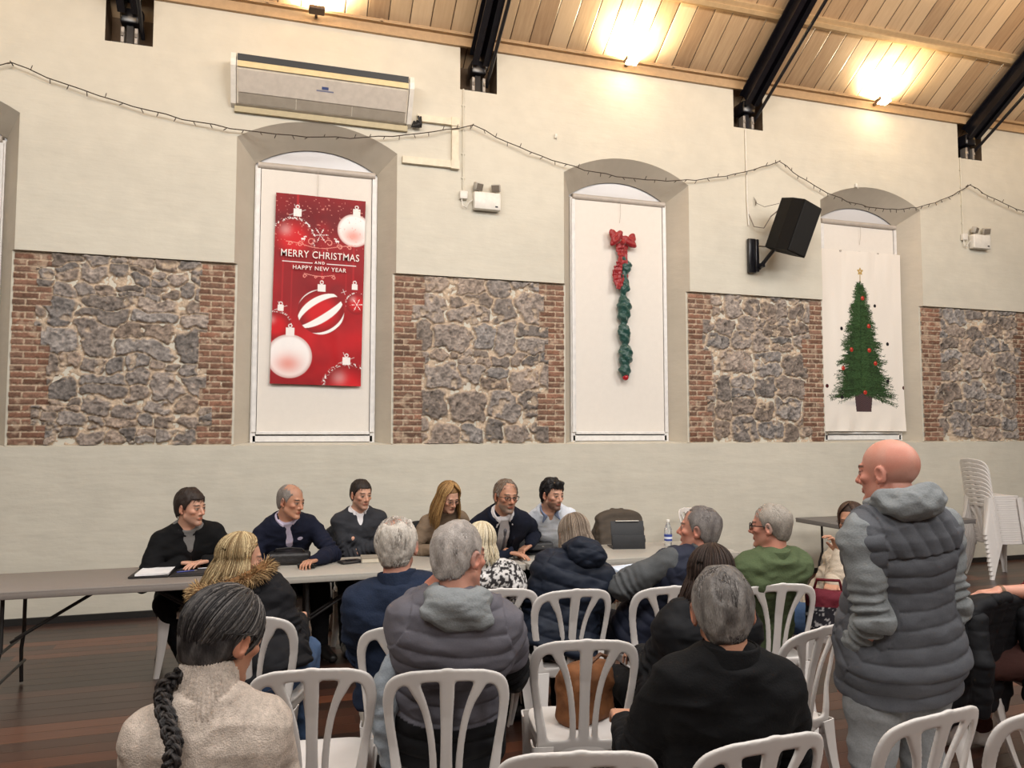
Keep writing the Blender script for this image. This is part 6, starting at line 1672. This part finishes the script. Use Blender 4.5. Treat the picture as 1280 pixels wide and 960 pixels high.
# black handbag with glasses in front
F = Field((-.19, -.12, -.01), (.19, .12, .16), .005); F.box((0, 0, .045), (.155, .075, .045), None, .030, 0); F.ell((0, .0, .070), (.14, .055, .035), None, .02)
V, Q = F.mesh(); V = V + vnormals(V, Q) * (.003 * fbm(V * 18, 3))[:, None]
hb = mesh_obj('handbag', V, Q, M_LEATH); hb.location = (.16, 6.02, TZ + .002); hb.rotation_euler = (0, 0, -.1); tag(hb, 'small black leather handbag on the pale table by the man in navy', 'handbag')
mb = MB(); mb.tube([(-.11, -.02, .09), (-.09, -.05, .115), (0, -.06, .125), (.09, -.05, .115), (.13, -.03, .08), (.16, -.06, .02)], .006, 8); mb.build('strap', M_LEATH, hb, True)
sg_ = empty('sunglasses', (.27, 5.76, TZ + .02), 20); tag(sg_, 'black sunglasses lying at the front of the pale table', 'sunglasses')
for s in (-1, 1):
    mb = MB(); mb.box((s * .034, 0, .0), (.056, .006, .040), Rx(35), bev=.002); mb.build('lens', M_TORT, sg_)
    mb = MB(); mb.tube([(s * .064, .0, .008), (s * .06, .07, .0), (s * .05, .12, -.012)], .0035, 6); mb.build('temple', M_TORT, sg_, True)
mb = MB(); mb.tube([(-.012, 0, .010), (.012, 0, .010)], .004, 6); mb.build('bridge', M_TORT, sg_, True)
mb = MB(); mb.box((0, 0, .010), (.17, .11, .016), bev=.006); o = mb.build('phone_wallet', M_LEATH, smooth=True); o.location = (.60, 5.93, TZ); o.rotation_euler = (0, 0, .35); tag(o, 'dark phone wallet on the pale table by the man in charcoal', 'phone')
mb = MB(); mb.box((0, 0, .022), (.07, .05, .004)); mb.build('screen', M_BLACK, o)
bk = empty('book', (.80, 5.95, TZ), 5); tag(bk, 'thick book with pale grey cover behind the white haired man', 'book')
mb = MB(); mb.box((0, 0, .002), (.24, .17, .003)); mb.box((0, 0, .036), (.24, .17, .003)); mb.box((-.118, 0, .019), (.004, .17, .034)); mb.build('cover', plain('book_cover', srgb(150, 142, 130), .6), bk)
mb = MB(); mb.box((.002, 0, .019), (.23, .162, .030)); mb.build('pages', plain('book_pages', srgb(206, 196, 178), .8), bk)
cs = empty('glasses_case', (2.13, 5.98, TZ + .018), -8); tag(cs, 'dark grey hard case on a black tablet by the man in the suit', 'case')
F = Field((-.13, -.07, -.01), (.13, .07, .09), .004); F.box((0, 0, .032), (.105, .045, .032), None, .020, 0); F.box((0, -.05, .034), (.2, .006, .0016), None, .001, .001, cut=True); V, Q = F.mesh(); mesh_obj('shell', V, Q, plain('grey_case', srgb(70, 70, 72), .5, bump=.3, bscale=200), cs)
mb = MB(); mb.box((0, -.046, .034), (.02, .006, .010), bev=.002); mb.build('clasp', M_SILVER, cs)
tb = empty('tablet', (2.12, 5.95, TZ), -4); tag(tb, 'black tablet lying flat under the grey case', 'tablet')
mb = MB(); mb.box((0, 0, .007), (.27, .19, .009), bev=.003); mb.build('body', M_STRAP, tb, True); mb = MB(); mb.box((0, 0, .0122), (.25, .17, .001)); mb.build('screen', M_BLACK, tb)
# tablet in a folding case, seen from behind
tc = empty('tablet_stand', (2.90, 5.93, TZ), 12); tag(tc, 'tablet propped up in a black folding keyboard case, back to the audience', 'tablet')
M_CASE = plain('black_case', srgb(40, 41, 44), .6, bump=.3, bscale=220)
mb = MB(); mb.box((0, .10, .004), (.28, .20, .008), bev=.003); mb.build('keyboard_base', M_CASE, tc, True)
Rt = Rx(-18)
mb = MB(); mb.box(Vector((0, .035, .125)), (.285, .008, .205), Rx(-14), bev=.003); bp = mb.build('back_cover', M_CASE, tc, True)
mb = MB(); mb.box(Vector((0, -.008, .055)), (.28, .006, .115), Rx(-4), bev=.002); mb.build('lower_flap', M_CASE, tc, True)
mb = MB(); mb.box((.0, .045, .227), (.20, .008, .006)); mb.build('screen_edge', M_WPLAST, bp)
# water bottle
wb = empty('water_bottle', (3.30, 5.98, TZ)); tag(wb, 'clear plastic water bottle with a blue label on the right hand table', 'bottle')
t = NT('clear_plastic'); t.set(Base_Color=(.92, .95, .97), Roughness=.08, Transmission_Weight=.85, IOR=1.25); M_PET = t.m
mb = MB(); mb.lathe([(.0, .0), (.030, .001), (.033, .008), (.033, .05), (.0315, .055), (.033, .06), (.033, .135), (.031, .15), (.022, .175), (.013, .195), (.013, .205)], n=24); mb.build('body', M_PET, wb, True)
mb = MB(); mb.lathe([(.0335, .045), (.0345, .046), (.0345, .098), (.0335, .099)], n=24); mb.build('label', plain('blue_label', srgb(52, 72, 150), .5), wb, True)
mb = MB(); mb.lathe([(.0, .203), (.0155, .203), (.0155, .222), (.013, .225), (0, .225)], n=20); mb.build('cap', M_WPLAST, wb, True)
mb = MB(); mb.lathe([(.0346, .062), (.0352, .062), (.0352, .080), (.0346, .080)], n=24); mb.build('label_band', plain('label_white', srgb(220, 226, 240), .5), wb, True)
# papers held by the man in the navy vest
mb = MB()
for k in range(4): mb.box((0, 0, .003 * k), (.30, .21, .0022), Rz(k * 3) @ Rx(2))
o = mb.build('paper_sheets', plain('bluish_paper', srgb(206, 216, 230), .7)); o.location = tuple(at_d(804, 712, 4.50) + np.array((0, .02, -.01))); o.rotation_euler = (.10, -.05, .35); tag(o, 'pale blue papers held low by the man in the navy vest', 'paper')
# brown handbag on an empty chair
bx_, by_ = 1.36, 3.24
F = Field((-.20, -.16, -.01), (.20, .16, .34), .0055); F.box((0, 0, .12), (.150, .085, .12), None, .055, 0); F.ell((0, 0, .20), (.125, .065, .05), None, .04); V, Q = F.mesh()
V[:, 0] *= 1 - .18 * V[:, 2] / .3; V = V + vnormals(V, Q) * (.009 * fbm(V * 11, 3) + .004 * np.sin(V[:, 2] * 50 + 3 * fbm(V * 8, 2)))[:, None]
bb = mesh_obj('handbag', V, Q, plain('tan_suede', srgb(112, 68, 34), .8, bump=.4, bscale=60, var=.2)); bb.location = (bx_, by_, .447); bb.rotation_euler = (0, 0, .5); tag(bb, 'slouchy tan brown handbag standing on an empty white chair', 'handbag')
mb = MB(); mb.tube([(-.09, -.06, .20), (-.07, -.085, .27), (0, -.09, .30), (.07, -.085, .27), (.09, -.06, .20)], .009, 8); mb.build('handle', plain('dark_tan', srgb(84, 50, 28), .6), bb, True)

# ---- coats hung over chair backs
def hung_coat(x, y, az, label, mat, zt=.87, w=.44, drop=.42, fr=.30, quilt=None, seed=1, side=0.0, cover=1):
    """sheet draped over a chair back: falls behind and in front of the rail"""
    o = empty('coat', (x, y, 0), az); tag(o, label, 'coat', 'coats hung over chairs')
    F = Field((-.36, -.46, max(.02, zt - drop - .1)), (.36, .02, zt + .10), .0065)
    yb_ = lambda z: -.185 - (z - .43) * .20 - .10 * max(0, z - .70)
    for k in range(15):
        u = k / 14 * 2 - 1; xx = u * w / 2; zt_ = zt + .012 - .05 * u ** 4; n = 6
        for i in range(n):
            z0, z1 = zt_ - drop * (.97 + .03 * math.cos(k * 1.9 + seed)) * i / n, zt_ - drop * (.97 + .03 * math.cos(k * 1.9 + seed)) * (i + 1) / n
            F.cone((xx * (1 + .05 * i / n), yb_(z0) - .030 - .012 * math.sin(k * 2 + i), z0), (xx * (1 + .05 * (i + 1) / n), yb_(z1) - .034 - .012 * math.sin(k * 2 + i + 1), z1), .026, .026, .03)
        for i in range(3):
            z0, z1 = zt_ - fr * i / 3, zt_ - fr * (i + 1) / 3; F.cone((xx, yb_(z0) + .030, z0), (xx, yb_(z1) + .034, z1), .022, .022, .03)
        if k: F.cone((xx, yb_(zt_) - .03, zt_), (xx, yb_(zt_) + .03, zt_), .028, .026, .03)
    V, Q = F.mesh(); V = relax(V, Q, 5, .5); N = vnormals(V, Q); V = wrinkle(V, N, seed, .004, 7)
    if quilt: V = V + N * (quilt[1] * (np.abs(np.sin(math.pi * V[:, 2] / quilt[0])) ** .5 - .7))[:, None]
    mesh_obj('body', V, Q, mat, o)
    for s in (-1, 1):
        F = Field((s * w / 2 - .15, -.46, zt - drop - .10), (s * w / 2 + .15, .05, zt + .02), .0065)
        F.chain([(s * w * .42, yb_(zt) - .04, zt - .06), (s * w * .50, yb_(zt) - .075, zt - drop * .45), (s * w * .47, yb_(zt) - .06, zt - drop * .85)], [.050, .048, .040], .02)
        V, Q = F.mesh(); N = vnormals(V, Q); V = wrinkle(V, N, seed + 3, .005, 8)
        if quilt: V = V + N * (quilt[1] * (np.abs(np.sin(math.pi * V[:, 2] / quilt[0])) ** .5 - .7))[:, None]
        mesh_obj('sleeve', V, Q, mat, o)
    F = Field((-.16, -.42, zt - .07), (.16, -.10, zt + .09), .0055); F.chain([(-.10, yb_(zt), zt + .0), (-.05, yb_(zt) - .05, zt + .030), (.05, yb_(zt) - .05, zt + .032), (.10, yb_(zt), zt + .005)], [.022, .026, .026, .022], .02)
    V, Q = F.mesh(); mesh_obj('collar', V, Q, mat, o); return o
M_BRJ = C_('brown_jacket', srgb(82, 74, 66), .4, 180)
hung_coat(3.30, 6.72, 185, 'dark brown jacket over the back of the empty chair behind the tablet', M_BRJ, w=.42, drop=.40, zt=.90, seed=2)
hung_coat(.74, 6.68, 180, 'black coat on the chair of the man in the charcoal sweater', M_BCOAT, w=.44, drop=.70, zt=.88, seed=3)
hung_coat(1.40, 6.58, 180, 'black coat on the chair of the blonde woman at the tables', M_BCOAT, w=.46, drop=.60, zt=.88, seed=4)
hung_coat(3.42, 3.30, -12, 'black quilted coat with a zip collar hanging from the chair at the right edge', M_BCOAT, w=.46, drop=.56, zt=.86, quilt=(.085, .006), seed=6)
F = Field((-.12, -.12, -.50), (.14, .12, .22), .006)
F.chain([(.05, 0, .12), (-.01, -.01, .02), (-.02, .0, -.16), (.01, .02, -.38)], [.035, .050, .048, .035], .02); F.chain([(.06, .03, .10), (.05, .04, -.10), (.06, .04, -.34)], [.04, .045, .03], .02)
V, Q = F.mesh(); N = vnormals(V, Q); V = wrinkle(V, N, 8, .010, 9); o = mesh_obj('jacket', V, Q, C_('pale_grey_blue_cloth', srgb(150, 158, 166), .5, 150)); o.location = tuple(at_d(488, 850, 2.93)); tag(o, 'pale grey jacket hanging beside the chair of the man with hand on neck', 'jacket')
# patterned bag on the lap of the woman in beige
F = Field((-.17, -.12, -.02), (.17, .12, .30), .0055); F.box((0, 0, .12), (.12, .06, .12), None, .05, 0); V, Q = F.mesh(); V = V + vnormals(V, Q) * (.008 * fbm(V * 12, 3))[:, None]
sp = fbm(V * 60, 2); colr = np.where((V[:, 2] > .15)[:, None], np.array(srgb(104, 34, 46))[None], np.where((sp > .3)[:, None], np.array(srgb(170, 166, 166))[None], np.array(srgb(38, 36, 42))[None]))
o = mesh_obj('shoulder_bag', V, Q, M_VC, None, True, colr); q = at_d(1036, 790, 4.42); o.location = tuple(q); o.rotation_euler = (0, 0, -.6); tag(o, 'maroon and speckled black bag held on the lap of the woman in beige', 'bag')
mb = MB(); mb.tube([(-.08, 0, .22), (-.06, -.03, .30), (.06, -.03, .30), (.08, 0, .22)], .009, 8); mb.build('handle', M_RED, o, True)
